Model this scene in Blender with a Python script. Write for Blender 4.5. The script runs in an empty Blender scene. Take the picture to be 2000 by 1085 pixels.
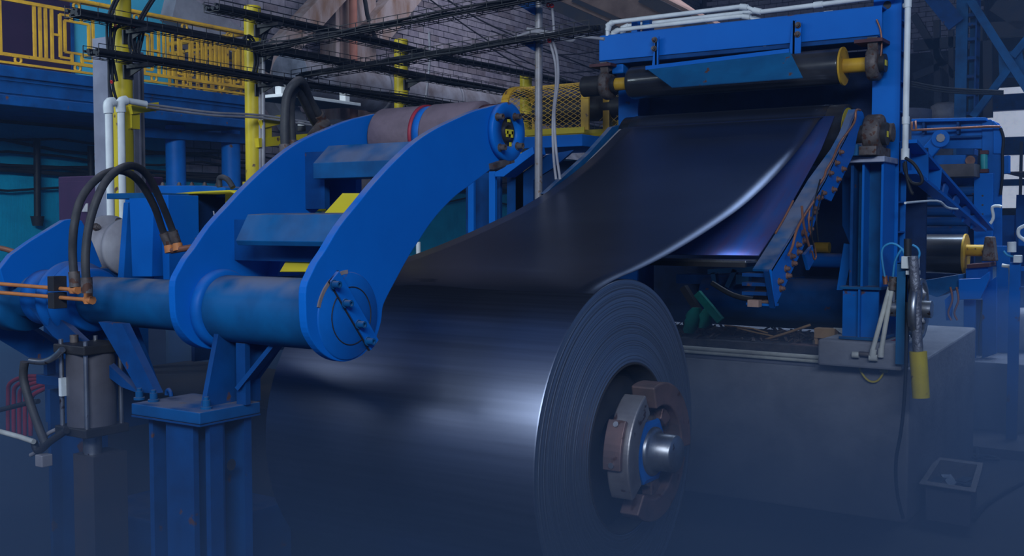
import bpy, bmesh, math, random
from mathutils import Vector, Matrix
random.seed(7)
PI = math.pi
sc = bpy.context.scene
COL = sc.collection
# ------------------------------------------------------------------ camera
F, CX, CY, YAW, PIT, H = 2100.0, 1000.0, 542.5, math.radians(33.3), math.atan(107.5/2100), 1.7
cam_d = bpy.data.cameras.new('camera'); cam = bpy.data.objects.new('camera', cam_d); COL.objects.link(cam)
cam_d.sensor_width = 36.0; cam_d.lens = 36.0*F/2000.0; cam_d.clip_start = .05; cam_d.clip_end = 200
cam.location = (0, 0, H); cam.rotation_euler = (PI/2-PIT, 0, YAW)
sc.camera = cam
# ------------------------------------------------------------------ world, lights, exposure
W = bpy.data.worlds.new('world'); sc.world = W; W.use_nodes = True
bg = W.node_tree.nodes['Background']; bg.inputs[0].default_value = (.12, .30, .80, 1); bg.inputs[1].default_value = 0.42
sc.view_settings.view_transform = 'Standard'; sc.view_settings.look = 'None'
sc.view_settings.exposure = -0.42; sc.view_settings.gamma = 1.0; sc.view_settings.use_curve_mapping = False
def area(name, loc, target, sx, sy, power, col, spread=180):
    d = bpy.data.lights.new(name, 'AREA'); d.shape = 'RECTANGLE'; d.size = sx; d.size_y = sy; d.energy = power; d.color = col
    d.spread = math.radians(spread)
    o = bpy.data.objects.new(name, d); COL.objects.link(o); o.location = loc
    o.rotation_euler = (Vector(target)-Vector(loc)).to_track_quat('-Z', 'Y').to_euler(); return o
# high hall windows behind the camera, unseen fills added over balcony, brick wall and line
area('window_light_front', (3.0, -5.0, 5.9), (-2.8, 5.0, 1.5), 7, 1.3, 1150, (.72, .86, 1.0))
area('balcony_fill', (-6.6, 1.6, 3.4), (-10.4, 7.5, 2.0), 1.5, .6, 130, (.70, .90, 1.0))  # unseen fill added to brighten the teal wall under the balcony
area('window_light_left', (-7.5, -4.0, 5.3), (-3.0, 4.0, 1.3), 11, 1.0, 330, (.74, .86, 1.0))
area('top_fill_left', (-6.6, 3.4, 7.0), (-8.6, 6.2, 1.6), 3, 4, 110, (.78, .88, 1.0), 85)  # fill added to light the balcony from above
area('top_fill_wall', (-7.2, 13.0, 7.6), (-10.5, 13.5, 3.2), 2.5, 9, 270, (.84, .86, 1.0), 120)  # fill added for the brick wall, spread kept off the strip
area('top_fill_back', (-1.0, 12.0, 7.0), (-1.6, 10.5, 0), 3, 5, 450, (.55, .74, 1.0), 75)  # downward fill added over the line, kept out of the strip's reflection

# ------------------------------------------------------------------ pixel -> world on a real plane of the hall
_fw = Vector((-math.sin(YAW)*math.cos(PIT), math.cos(YAW)*math.cos(PIT), -math.sin(PIT)))
_rt = Vector((math.cos(YAW), math.sin(YAW), 0)); _up = _rt.cross(_fw); _C = Vector((0, 0, H))
def ray(px, py): return _fw + _rt*((px-CX)/F) + _up*((CY-py)/F)
def PX(px, py, X): d = ray(px, py); return _C + d*(X/d.x)
def PY(px, py, Y): d = ray(px, py); return _C + d*(Y/d.y)
def PZ(px, py, Z): d = ray(px, py); return _C + d*((Z-H)/d.z)

# ------------------------------------------------------------------ materials
MATS = {}
def mat(name, col, rough=.5, metal=0., col2=None, scale=6., amt=.5, bump=0., bscale=60., dust=0., dustcol=(.26, .22, .22), coat=0., stretch=None, spec=.28, rust=0., rustcol=(.10,.045,.03), emit=None):
    m = bpy.data.materials.new(name); m.use_nodes = True; nt = m.node_tree; N = nt.nodes; Lk = nt.links
    b = N['Principled BSDF']; b.inputs['Roughness'].default_value = rough; b.inputs['Metallic'].default_value = metal
    b.inputs['Specular IOR Level'].default_value = spec
    b.inputs['Coat Weight'].default_value = coat
    tc = N.new('ShaderNodeTexCoord'); geo = N.new('ShaderNodeNewGeometry')
    src = geo.outputs['Position']
    if stretch:
        mp = N.new('ShaderNodeMapping'); mp.inputs['Scale'].default_value = stretch; Lk.new(src, mp.inputs[0]); src = mp.outputs[0]
    n = N.new('ShaderNodeTexNoise'); n.inputs['Scale'].default_value = scale; n.inputs['Detail'].default_value = 5; n.inputs['Roughness'].default_value = .62
    Lk.new(src, n.inputs['Vector'])
    mx = N.new('ShaderNodeMix'); mx.data_type = 'RGBA'
    c2 = col2 or tuple(c*(1-amt) for c in col)
    mx.inputs[6].default_value = (*col, 1); mx.inputs[7].default_value = (*c2, 1)
    rp = N.new('ShaderNodeMapRange'); rp.inputs[1].default_value = .38; rp.inputs[2].default_value = .68
    Lk.new(n.outputs[0], rp.inputs[0]); Lk.new(rp.outputs[0], mx.inputs[0])
    out = mx.outputs[2]
    if rust > 0:
        n2 = N.new('ShaderNodeTexNoise'); n2.inputs['Scale'].default_value = scale*2.3; n2.inputs['Detail'].default_value = 6
        Lk.new(geo.outputs['Position'], n2.inputs['Vector'])
        r2 = N.new('ShaderNodeMapRange'); r2.inputs[1].default_value = .68-rust*.3; r2.inputs[2].default_value = .72-rust*.3
        Lk.new(n2.outputs[0], r2.inputs[0])
        m2 = N.new('ShaderNodeMix'); m2.data_type = 'RGBA'; m2.inputs[7].default_value = (*rustcol, 1)
        Lk.new(r2.outputs[0], m2.inputs[0]); Lk.new(out, m2.inputs[6]); out = m2.outputs[2]
    if dust > 0:   # settled shop dust lies on surfaces that face up
        sx = N.new('ShaderNodeSeparateXYZ'); Lk.new(geo.outputs['Normal'], sx.inputs[0])
        r3 = N.new('ShaderNodeMapRange'); r3.inputs[1].default_value = .45; r3.inputs[2].default_value = .98; r3.inputs[4].default_value = dust
        Lk.new(sx.outputs[2], r3.inputs[0])
        n3 = N.new('ShaderNodeTexNoise'); n3.inputs['Scale'].default_value = 9; Lk.new(geo.outputs['Position'], n3.inputs['Vector'])
        mu = N.new('ShaderNodeMath'); mu.operation = 'MULTIPLY'; Lk.new(r3.outputs[0], mu.inputs[0])
        r4 = N.new('ShaderNodeMapRange'); r4.inputs[1].default_value = .3; r4.inputs[2].default_value = .6; Lk.new(n3.outputs[0], r4.inputs[0])
        Lk.new(r4.outputs[0], mu.inputs[1])
        m3 = N.new('ShaderNodeMix'); m3.data_type = 'RGBA'; m3.inputs[7].default_value = (*dustcol, 1)
        Lk.new(mu.outputs[0], m3.inputs[0]); Lk.new(out, m3.inputs[6]); out = m3.outputs[2]
    Lk.new(out, b.inputs['Base Color'])
    if bump > 0:
        nb = N.new('ShaderNodeTexNoise'); nb.inputs['Scale'].default_value = bscale; nb.inputs['Detail'].default_value = 4
        Lk.new(src, nb.inputs['Vector'])
        bp = N.new('ShaderNodeBump'); bp.inputs['Strength'].default_value = bump; bp.inputs['Distance'].default_value = .01
        Lk.new(nb.outputs[0], bp.inputs['Height']); Lk.new(bp.outputs[0], b.inputs['Normal'])
    if emit:
        b.inputs['Emission Color'].default_value = (*emit[0], 1); b.inputs['Emission Strength'].default_value = emit[1]
    MATS[name] = m; return m
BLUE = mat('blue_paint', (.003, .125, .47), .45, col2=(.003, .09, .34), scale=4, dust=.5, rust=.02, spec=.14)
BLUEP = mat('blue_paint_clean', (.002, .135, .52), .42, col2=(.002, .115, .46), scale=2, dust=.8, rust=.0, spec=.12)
BLUED = mat('blue_paint_dark', (.003, .06, .22), .55, col2=(.004, .035, .13), scale=5, dust=.25, rust=.04, spec=.12)  # darker copy of the blue; on the pedestal it stands in for shade
BLUEG = mat('blue_paint_grimy', (.003, .098, .27), .52, col2=(.005, .055, .16), scale=5, dust=.62, rust=.0, spec=.15)
BLUET = mat('blue_turquoise_paint', (.005, .105, .25), .6, col2=(.005, .07, .18), scale=5, dust=.0, rust=.06)
YEL = mat('yellow_paint', (.62, .46, .012), .42, col2=(.50, .35, .012), scale=5, rust=.08)
YELO = mat('ochre_yellow_paint', (.62, .34, .02), .45, col2=(.42, .22, .02), scale=6, rust=.1)
YELF = mat('lemon_yellow_paint', (.70, .56, .02), .4, col2=(.60, .46, .02), scale=3, dust=.1)
GREYP = mat('grey_structural_paint', (.17, .17, .22), .6, col2=(.11, .11, .15), scale=4)
STEELP = mat('galvanised_pipe', (.27, .25, .26), .45, .3, col2=(.22, .19, .18), scale=14, rust=.2, rustcol=(.2,.12,.08))
WHITE = mat('white_plastic', (.78, .78, .76), .4, col2=(.62, .62, .62), scale=8)
IVORY = mat('ivory_pipe', (.62, .60, .55), .45, col2=(.42, .40, .36), scale=9)
RUB = mat('black_rubber', (.035, .035, .04), .55, col2=(.06, .055, .055), scale=20, dust=.5)
RUBS = mat('roll_rubber', (.018, .018, .022), .28, col2=(.035, .032, .035), scale=4, dust=.15, coat=.3)
BLK = mat('black_metal', (.02, .02, .025), .5, col2=(.035, .03, .03), scale=10)
CABL = mat('black_cable', (.015, .016, .022), .6)
CABG = mat('grey_cable', (.35, .33, .35), .5, col2=(.22,.2,.22))
IRON = mat('dirty_iron', (.16, .13, .12), .6, .4, col2=(.07, .05, .045), scale=18, rust=.4)
STEEL = mat('bare_steel', (.42, .42, .45), .35, .9, col2=(.25, .24, .26), scale=9, rust=.1)
COPP = mat('copper_brown_pipe', (.30, .12, .07), .45, .3, col2=(.2, .08, .05), scale=10)
ORNG = mat('orange_pipe', (.62, .21, .06), .5, col2=(.42, .15, .05), scale=14)
BRZ = mat('roller_brown', (.17, .12, .14), .7, col2=(.12, .085, .10), scale=9, bump=.15)
RED = mat('red_paint', (.36, .03, .05), .5)
RED2 = mat('red_tape', (.7, .02, .02), .5)
TEALW = mat('teal_plaster', (.004, .50, .80), .75, col2=(.004, .36, .62), scale=2.2, bump=.3, bscale=30)
TEALL = mat('light_teal_plaster', (.07, .42, .60), .75, col2=(.05, .34, .50), scale=2.5, bump=.2, bscale=30)
PURP = mat('dark_purple_door', (.030, .012, .040), .6, col2=(.022, .01, .034))
BRICK = [mat('painted_brick_%s' % n, c, .85, col2=c2, scale=9, bump=.4, bscale=50) for n, c, c2 in (
    ('a', (.27, .25, .30), (.18, .165, .20)), ('b', (.235, .215, .265), (.15, .135, .175)), ('c', (.31, .285, .33), (.21, .19, .225)), ('d', (.20, .175, .20), (.12, .10, .12)))]
MORT = mat('mortar_dark', (.035, .032, .04), .95, bump=.3)
CONC = mat('rough_concrete', (.27, .27, .31), .85, col2=(.18, .175, .20), scale=3.5, bump=.35, bscale=35, dust=.1)
CONCB = mat('brown_concrete', (.25, .17, .15), .85, col2=(.15, .10, .09), scale=3, bump=.3)
CONCW = mat('peeling_concrete', (.36, .30, .30), .85, col2=(.22, .13, .09), scale=3, bump=.3, stretch=(2, 2, .7))
FLOOR = mat('oily_floor', (.065, .06, .065), .55, col2=(.035, .032, .035), scale=1.6, bump=.25, bscale=14)
FLOORL = mat('worn_floor', (.17, .155, .165), .75, col2=(.09, .08, .09), scale=1.8, bump=.3, bscale=20)
ROOFM = mat('roof_sheet', (.03, .03, .04), .8, col2=(.05, .04, .045), scale=1.5)
DARKS = mat('dark_steelwork', (.035, .04, .06), .6, col2=(.06, .05, .055), scale=3)
WOOD = mat('raw_wood', (.42, .26, .14), .8, col2=(.28, .16, .09), scale=10)
GREEN = mat('green_rag', (.01, .25, .20), .8, col2=(.01, .14, .12), scale=10)
LTBL = mat('light_blue_hose', (.05, .32, .62), .35)
MAROON = mat('maroon_paint', (.09, .03, .035), .6)
TEALG = mat('teal_glass_tube', (.03, .3, .32), .3)
LAMPG = mat('lamp_window', (.8, .85, .95), .5, emit=((.62, .68, .82), .75))
PAPER = mat('paper_label', (.75, .78, .8), .6)
DUCTM = mat('duct_zinc', (.12, .10, .105), .6, .2, col2=(.27, .28, .33), scale=2.2)
DUCTE = mat('duct_cap_grey', (.24, .26, .32), .6)
# strip: cold rolled sheet
def strip_mat(name, col, rough, aniso=0., ring=False, axisline=False):
    m = bpy.data.materials.new(name); m.use_nodes = True; N = m.node_tree.nodes; Lk = m.node_tree.links
    b = N['Principled BSDF']; b.inputs['Metallic'].default_value = 1.0; b.inputs['Roughness'].default_value = rough
    geo = N.new('ShaderNodeNewGeometry'); mp = N.new('ShaderNodeMapping')
    mp.inputs['Scale'].default_value = (.5, 22, 22) if axisline else (.6, .6, .6)
    Lk.new(geo.outputs['Position'], mp.inputs[0])
    n = N.new('ShaderNodeTexNoise'); n.inputs['Scale'].default_value = 2.0 if axisline else 3.0; n.inputs['Detail'].default_value = 4
    Lk.new(mp.outputs[0], n.inputs['Vector'])
    if ring:      # radius about the coil axis drives the fine lay of the edges
        sx = N.new('ShaderNodeSeparateXYZ'); Lk.new(geo.outputs['Position'], sx.inputs[0])
        cy = N.new('ShaderNodeMath'); cy.operation = 'SUBTRACT'; cy.inputs[1].default_value = 3.48; Lk.new(sx.outputs[1], cy.inputs[0])
        cz = N.new('ShaderNodeMath'); cz.operation = 'SUBTRACT'; cz.inputs[1].default_value = .881; Lk.new(sx.outputs[2], cz.inputs[0])
        cb = N.new('ShaderNodeCombineXYZ'); Lk.new(cy.outputs[0], cb.inputs[0]); Lk.new(cz.outputs[0], cb.inputs[1])
        ln = N.new('ShaderNodeVectorMath'); ln.operation = 'LENGTH'; Lk.new(cb.outputs[0], ln.inputs[0])
        at = N.new('ShaderNodeMath'); at.operation = 'ARCTAN2'; Lk.new(cz.outputs[0], at.inputs[0]); Lk.new(cy.outputs[0], at.inputs[1])
        c2 = N.new('ShaderNodeCombineXYZ')
        m1 = N.new('ShaderNodeMath'); m1.operation = 'MULTIPLY'; m1.inputs[1].default_value = 190; Lk.new(ln.outputs[1], m1.inputs[0])
        m2 = N.new('ShaderNodeMath'); m2.operation = 'MULTIPLY'; m2.inputs[1].default_value = .9; Lk.new(at.outputs[0], m2.inputs[0])
        Lk.new(m1.outputs[0], c2.inputs[0]); Lk.new(m2.outputs[0], c2.inputs[1])
        Lk.new(c2.outputs[0], n.inputs['Vector']); n.inputs['Scale'].default_value = 1.0
    rp = N.new('ShaderNodeMix'); rp.data_type = 'RGBA'
    rp.inputs[6].default_value = (*[c*.86 for c in col], 1); rp.inputs[7].default_value = (*[min(1, c*1.12) for c in col], 1)
    mr = N.new('ShaderNodeMapRange'); mr.inputs[1].default_value = .3; mr.inputs[2].default_value = .7; Lk.new(n.outputs[0], mr.inputs[0])
    Lk.new(mr.outputs[0], rp.inputs[0]); Lk.new(rp.outputs[2], b.inputs['Base Color'])
    if ring:
        bp = N.new('ShaderNodeBump'); bp.inputs['Strength'].default_value = .35; bp.inputs['Distance'].default_value = .002
        Lk.new(n.outputs[0], bp.inputs['Height']); Lk.new(bp.outputs[0], b.inputs['Normal'])
    return m
STRIP = strip_mat('steel_strip', (.20, .22, .31), .38)
COILM = strip_mat('steel_coil_body', (.20, .215, .28), .36, axisline=True)
EDGE = strip_mat('coil_edge', (.36, .37, .41), .45, ring=True)
SHADE_BLUE = mat('shaded_blue', (.004, .03, .12), .6)  # darkened blue standing in for shade in cavities and behind rolls
BLUEM = mat('blue_paint_dusty', (.003, .085, .27), .55, col2=(.004, .05, .16), scale=5, dust=.6, rust=.03, spec=.12)
TABLEM = mat('table_sheet', (.05, .15, .50), .32, .55, col2=(.14, .11, .30), scale=3, stretch=(3, .5, .5))

# ------------------------------------------------------------------ mesh building
class MB:
    def __init__(s): s.v = []; s.f = []; s.sm = []
    def add(s, vs, fs, smooth=False):
        o = len(s.v); s.v += [tuple(v) for v in vs]
        for f in fs: s.f.append(tuple(i+o for i in f)); s.sm.append(smooth)
        return s
    def box(s, a, b):
        x0, x1 = sorted((a[0], b[0])); y0, y1 = sorted((a[1], b[1])); z0, z1 = sorted((a[2], b[2]))
        vs = [(x, y, z) for z in (z0, z1) for y in (y0, y1) for x in (x0, x1)]
        return s.add(vs, [(0, 2, 3, 1), (4, 5, 7, 6), (0, 1, 5, 4), (2, 6, 7, 3), (0, 4, 6, 2), (1, 3, 7, 5)])
    def bar(s, p, q, w, h=None, up=(0, 0, 1)):
        """rectangular bar from p to q, w across, h along 'up'"""
        h = h or w; p = Vector(p); q = Vector(q); d = (q-p).normalized(); u = Vector(up)
        if abs(d.dot(u)) > .98: u = Vector((1, 0, 0))
        x = d.cross(u).normalized(); u = x.cross(d).normalized(); vs = []
        for c in (p, q):
            for a, b in ((-1, -1), (1, -1), (1, 1), (-1, 1)): vs.append(c + x*(a*w/2) + u*(b*h/2))
        return s.add(vs, [(0, 3, 2, 1), (4, 5, 6, 7), (0, 1, 5, 4), (1, 2, 6, 5), (2, 3, 7, 6), (3, 0, 4, 7)])
    def prism(s, pts, axis, t0, t1):
        """outline pts (2D) in the plane across axis, extruded t0..t1"""
        def mk(p, t): return {'X': (t, p[0], p[1]), 'Y': (p[0], t, p[1]), 'Z': (p[0], p[1], t)}[axis]
        n = len(pts); vs = [mk(p, t0) for p in pts] + [mk(p, t1) for p in pts]
        fs = [tuple(range(n))[::-1], tuple(range(n, 2*n))] + [(i, (i+1) % n, n+(i+1) % n, n+i) for i in range(n)]
        return s.add(vs, fs)
    def frame(s, d):
        d = Vector(d).normalized(); u = Vector((0, 0, 1)) if abs(d.z) < .9 else Vector((0, 1, 0))
        x = d.cross(u).normalized(); return x, x.cross(d).normalized()
    def cyl(s, p, q, r, r2=None, n=24, caps=True):
        p = Vector(p); q = Vector(q); r2 = r if r2 is None else r2; x, u = s.frame(q-p); vs = []
        for c, rr in ((p, r), (q, r2)):
            for i in range(n): a = 2*PI*i/n; vs.append(c + x*(rr*math.cos(a)) + u*(rr*math.sin(a)))
        s.add(vs, [(i, (i+1) % n, n+(i+1) % n, n+i) for i in range(n)], True)
        if caps: s.add(vs, [tuple(range(n))[::-1], tuple(range(n, 2*n))])
        return s
    def lathe(s, c, axis, prof, n=48, smooth=True):
        """prof: list of (t, r) along unit axis from c"""
        c = Vector(c); x, u = s.frame(axis); d = Vector(axis).normalized(); vs = []
        for t, r in prof:
            for i in range(n): a = 2*PI*i/n; vs.append(c + d*t + x*(r*math.cos(a)) + u*(r*math.sin(a)))
        fs = [(k*n+i, k*n+(i+1) % n, (k+1)*n+(i+1) % n, (k+1)*n+i) for k in range(len(prof)-1) for i in range(n)]
        return s.add(vs, fs, smooth)
    def tube(s, pts, r, n=8, sub=0, caps=True):
        P = [Vector(p) for p in pts]
        if sub: P = spline(P, sub)
        vs = []; prev = None
        for i, p in enumerate(P):
            d = (P[min(i+1, len(P)-1)] - P[max(i-1, 0)]).normalized()
            if prev is None: x, u = s.frame(d)
            else:
                x = prev - d*prev.dot(d)
                x = x.normalized() if x.length > 1e-5 else s.frame(d)[0]
                u = x.cross(d).normalized()
            prev = x
            for k in range(n): a = 2*PI*k/n; vs.append(p + x*(r*math.cos(a)) + u*(r*math.sin(a)))
        m = len(P)
        s.add(vs, [(j*n+i, j*n+(i+1) % n, (j+1)*n+(i+1) % n, (j+1)*n+i) for j in range(m-1) for i in range(n)], True)
        if caps: s.add(vs[:n]+vs[-n:], [tuple(range(n))[::-1], tuple(range(n, 2*n))])
        return s
    def arcseg(s, cy, cz, r0, r1, a0, a1, x0, x1, n=20):
        """ring segment about an X axis"""
        vs = []
        for i in range(n+1):
            a = a0 + (a1-a0)*i/n; c, d = math.cos(a), math.sin(a)
            for x, r in ((x0, r0), (x0, r1), (x1, r1), (x1, r0)): vs.append((x, cy+c*r, cz+d*r))
        fs = []
        for i in range(n):
            b = i*4
            for k in range(4): fs.append((b+k, b+4+k, b+4+(k+1) % 4, b+(k+1) % 4))
        fs += [(3, 2, 1, 0), (n*4, n*4+1, n*4+2, n*4+3)]
        return s.add(vs, fs)
    def torus(s, c, axis, R, r, n=28, m=8, a0=0, a1=2*PI):
        x, u = s.frame(axis); c = Vector(c); closed = abs(a1-a0) > 2*PI-.01
        P = [c + x*(R*math.cos(a0+(a1-a0)*i/n)) + u*(R*math.sin(a0+(a1-a0)*i/n)) for i in range(n+1)]
        return s.tube(P, r, m, caps=not closed)
    def build(s, name, material, parent=None, bevel=0., seg=2):
        org = Vector(parent['_o']) if parent is not None else Vector((0, 0, 0))
        me = bpy.data.meshes.new(name)
        me.from_pydata([tuple(Vector(v)-org) for v in s.v], [], s.f)
        me.polygons.foreach_set('use_smooth', s.sm)
        bm = bmesh.new(); bm.from_mesh(me); bmesh.ops.recalc_face_normals(bm, faces=bm.faces); bm.to_mesh(me); bm.free()
        me.materials.append(material)
        o = bpy.data.objects.new(name, me); COL.objects.link(o)
        if parent is not None:
            o.parent = parent; o['_o'] = tuple(org)
        else: o['_o'] = (0., 0., 0.)
        if bevel:
            mo = o.modifiers.new('bevel', 'BEVEL'); mo.width = bevel; mo.segments = seg; mo.limit_method = 'ANGLE'; mo.angle_limit = math.radians(40)
        return o
def spline(P, sub):
    out = []; n = len(P)
    for i in range(n-1):
        p0 = P[max(i-1, 0)]; p1 = P[i]; p2 = P[i+1]; p3 = P[min(i+2, n-1)]
        for k in range(sub):
            t = k/sub
            out.append(.5*((2*p1) + (p2-p0)*t + (2*p0-5*p1+4*p2-p3)*t*t + (3*p1-p0-3*p2+p3)*t**3))
    out.append(P[-1]); return out
def thing(name, label, cat, loc, group=None):
    o = bpy.data.objects.new(name, None); COL.objects.link(o); o.location = loc; o['_o'] = tuple(loc)
    o['label'] = label; o['category'] = cat
    if group: o['group'] = group
    o.empty_display_size = .1
    return o
def single(mb, name, material, label, cat, group=None, bevel=0.):
    """a thing that is one mesh: origin moved to its base centre"""
    o = mb.build(name, material, None, bevel)
    me = o.data; xs = [v.co for v in me.vertices]
    c = Vector((sum(v.x for v in xs)/len(xs), sum(v.y for v in xs)/len(xs), min(v.z for v in xs)))
    me.transform(Matrix.Translation(-c)); o.location = c; o['_o'] = tuple(c)
    o['label'] = label; o['category'] = cat
    if group: o['group'] = group
    return o
def struct(mb, name, material, bevel=0.):
    o = mb.build(name, material, None, bevel); o['kind'] = 'structure'; return o
def inst(src_mesh, name, loc, parent, rot=None, scale=None):
    o = bpy.data.objects.new(name, src_mesh); COL.objects.link(o); o.parent = parent
    o.location = Vector(loc) - Vector(parent['_o']); o['_o'] = tuple(loc)
    if rot: o.rotation_euler = rot
    if scale: o.scale = scale
    return o
def mesh_of(mb, name, material):
    o = mb.build(name, material); me = o.data; bpy.data.objects.remove(o); return me
def bolt_mesh(name, r, h, material, hexa=True, washer=True):   # along +X from 0
    m = MB(); 
    if washer: m.cyl((0, 0, 0), (h*.2, 0, 0), r*1.35, n=16)
    m.cyl((h*.2 if washer else 0, 0, 0), (h*.75, 0, 0), r, n=6 if hexa else 16); m.cyl((h*.75, 0, 0), (h, 0, 0), r*.62, n=10)
    return mesh_of(m, name, material)
def sock_mesh(name, r, h, material, inner):                   # socket head cap screw with a hole, along +X
    m = MB(); m.lathe((0, 0, 0), (1, 0, 0), [(0, r*1.35), (h*.12, r*1.35), (h*.12, r), (h, r), (h, r*.55), (h*.55, r*.5), (h*.55, .0005)], n=16, smooth=False)
    return mesh_of(m, name, material)
BOLT_S = bolt_mesh('bolt', .013, .03, IRON)
BOLT_B = bolt_mesh('bolt', .013, .036, BLUEG)
BOLT_M = bolt_mesh('bolt', .02, .045, mat('rusty_bolt', (.24, .12, .09), .7, .2, col2=(.13, .07, .06), scale=20))
SOCK = sock_mesh('cap_screw', .017, .045, BLUEG, None)
SOCKD = sock_mesh('cap_screw', .013, .035, IRON, None)

TINT_HAZE = True
ZF = .10                      # hall floor level
# ================================================================== SETTING
struct(MB().add([(-14, -2, ZF), (6, -2, ZF), (6, 34, ZF), (-14, 34, ZF)], [(0, 1, 2, 3)]), 'floor', FLOOR)
# side wall: dark mortar backing, painted teal dado, bricks proud of it
wall = struct(MB().box((-10.9, -2, ZF), (-10.5, 34, 9)), 'wall_left', MORT)
struct(MB().prism([(-2, ZF), (19.0, ZF), (19.0, 2.30), (8.6, 2.30), (8.6, 2.72), (-2, 2.72)], 'X', -10.5, -10.44), 'trim_1', TEALW)
struct(MB().box((-14, 33.6, ZF), (6, 34, 10)), 'wall_back', DARKS)
struct(MB().box((-14, 3.0, 9.0), (6, 34, 9.2)), 'ceiling', ROOFM)
# bricks
rb = random.Random(3)
bl, bh, gap = .26, .098, .012
brick_meshes = []
for k, m in enumerate(BRICK):
    mb = MB().box((0, 0, 0), (.022, bl-gap, bh-gap)); brick_meshes.append(mesh_of(mb, 'brick', m))
near = []; rest = [MB() for _ in BRICK]
row = 0; z = 2.32
while z < 7.2:
    y = 8.5 + (row % 2)*bl/2
    while y < 24:
        near.append((y, z)); y += bl
    z += bh; row += 1
def vis_key(p):
    # rows in the open area of wall above the duct, nearest first
    y, z = p; ok = (z > 3.55 and z < 4.9) and y > 9.6 and y < 18.5
    return (0 if ok else 1, y)
near.sort(key=vis_key)
for i, (y, z) in enumerate(near):
    k = rb.choice((0, 0, 1, 1, 2, 3)); dx = rb.uniform(-.004, .006)
    if i < 300: inst(brick_meshes[k], 'brick', (-10.5+dx, y, z), wall)
    else: rest[k].box((-10.5, y, z), (-10.478+dx, y+bl-gap, z+bh-gap))
for k, mb in enumerate(rest):
    o = mb.build('brickwork', BRICK[k], wall); o['kind'] = 'stuff'
# worn floor beyond the coil and kerbs
struct(MB().box((-2.6, 7.9, ZF), (3, 30, ZF+.06)), 'trim_2', FLOORL)
struct(MB().box((-2.4, 10.6, ZF+.06), (3, 11.0, ZF+.20)), 'trim_3', CONC)
struct(MB().box((-3.2, 12.6, ZF+.06), (3, 28, ZF+.34)), 'trim_4', FLOORL)
# ------------------------------------------------------------------ upper room (left) : balcony
XB = -9.0
ybA, ybB = 4.2, PX(482, 190, XB).y
ztop, zbot = 3.085, 2.735
s_ = thing('balcony', 'long blue balcony deck running along the left wall under the yellow railing', 'balcony', (XB, 4.2, zbot))
MB().box((-10.44, ybA, zbot+.02), (XB, ybB, ztop)).build('deck', BLUED, s_); MB().box((-10.44, ybB, zbot+.02), (-10.0, 9.45, ztop)).build('deck', BLUED, s_)
m = MB(); m.box((XB, ybA, ztop-.10), (XB+.05, ybB, ztop)); m.build('upper_fascia', BLUED, s_, .006)
m = MB(); m.box((XB, ybA, zbot+.09), (XB+.025, ybB, ztop-.10)); m.build('fascia', BLUED, s_)
m = MB(); m.box((XB, ybA, zbot), (XB+.06, ybB, zbot+.09)); m.build('lower_fascia', BLUED, s_, .006)
m = MB(); 
for zz in (ztop-.125, zbot+.115): m.bar((XB+.03, ybA, zz), (XB+.03, ybB, zz), .014, .014)
m.build('moulding', BLUED, s_)
m = MB(); m.box((-10.44, ybB-.06, zbot), (XB, ybB, ztop)); m.build('end_fascia', BLUED, s_)
# teal upper wall and purple door
yE = PX(337, 50, -10.3).y
struct(MB().box((-10.44, 3.5, ztop), (-10.3, yE, 6.5)), 'wall_upper', TEALL)
yD0, yD1 = 5.2, PX(134, 50, -10.3).y
d_ = struct(MB().box((-10.3, yD0, ztop), (-10.27, yD1, 4.7)), 'door_1', PURP)
MB().box((-10.3, yD1, ztop), (-10.25, yD1+.03, 4.7)).build('door_frame', BLUED, d_)
# posts under the balcony
for i, (px, lab, zt) in enumerate(((343, 'round blue post under the balcony, nearer the white pipes', 2.74), (451, 'round blue post under the balcony end, beside the second yellow pole', 2.74))):
    p = PX(px, 300, -9.4)
    t = thing('balcony_post', lab, 'post', (p.x, p.y, ZF), 'round posts under the balcony')
    MB().cyl((p.x, p.y, ZF), (p.x, p.y, zt), .105, n=24).build('shaft', BLUE, t)
    MB().box((p.x-.17, p.y-.17, ZF), (p.x+.17, p.y+.17, ZF+.02)).build('base_plate', BLUE, t)
# railing, drawn on the plane X = XB
rl = thing('balcony_railing', 'ochre yellow fretwork railing of straight bars and small rings along the balcony front', 'railing', (XB, 6, ztop))
def onB(px, py): return PX(px, py, XB)
zl = ztop+.02; zb2 = PX(100, 113.5+8, XB).z
zbr = onB(120, 121).z; ztr = onB(140, 22).z; ztt = onB(481, 66).z
MB().tube([(XB, ybA, ztt), (XB, ybB, ztt)], .026, 10).build('top_rail', YELO, rl)
for zz, w in ((ztr, .03), (zbr, .03), (ztop+.03, .02)):
    MB().bar((XB, ybA, zz), (XB, ybB, zz), .03, w).build('rail', YELO, rl)
def vbar(y, z0, z1): MB().bar((XB, y, z0), (XB, y, z1), .024, .024).build('bar', YELO, rl)
def hbar(y0, y1, z): MB().bar((XB, y0, z), (XB, y1, z), .021, .021).build('bar', YELO, rl)
def yof(px): return PX(px, 100, XB).y
hgt = ztr - zbr
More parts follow.
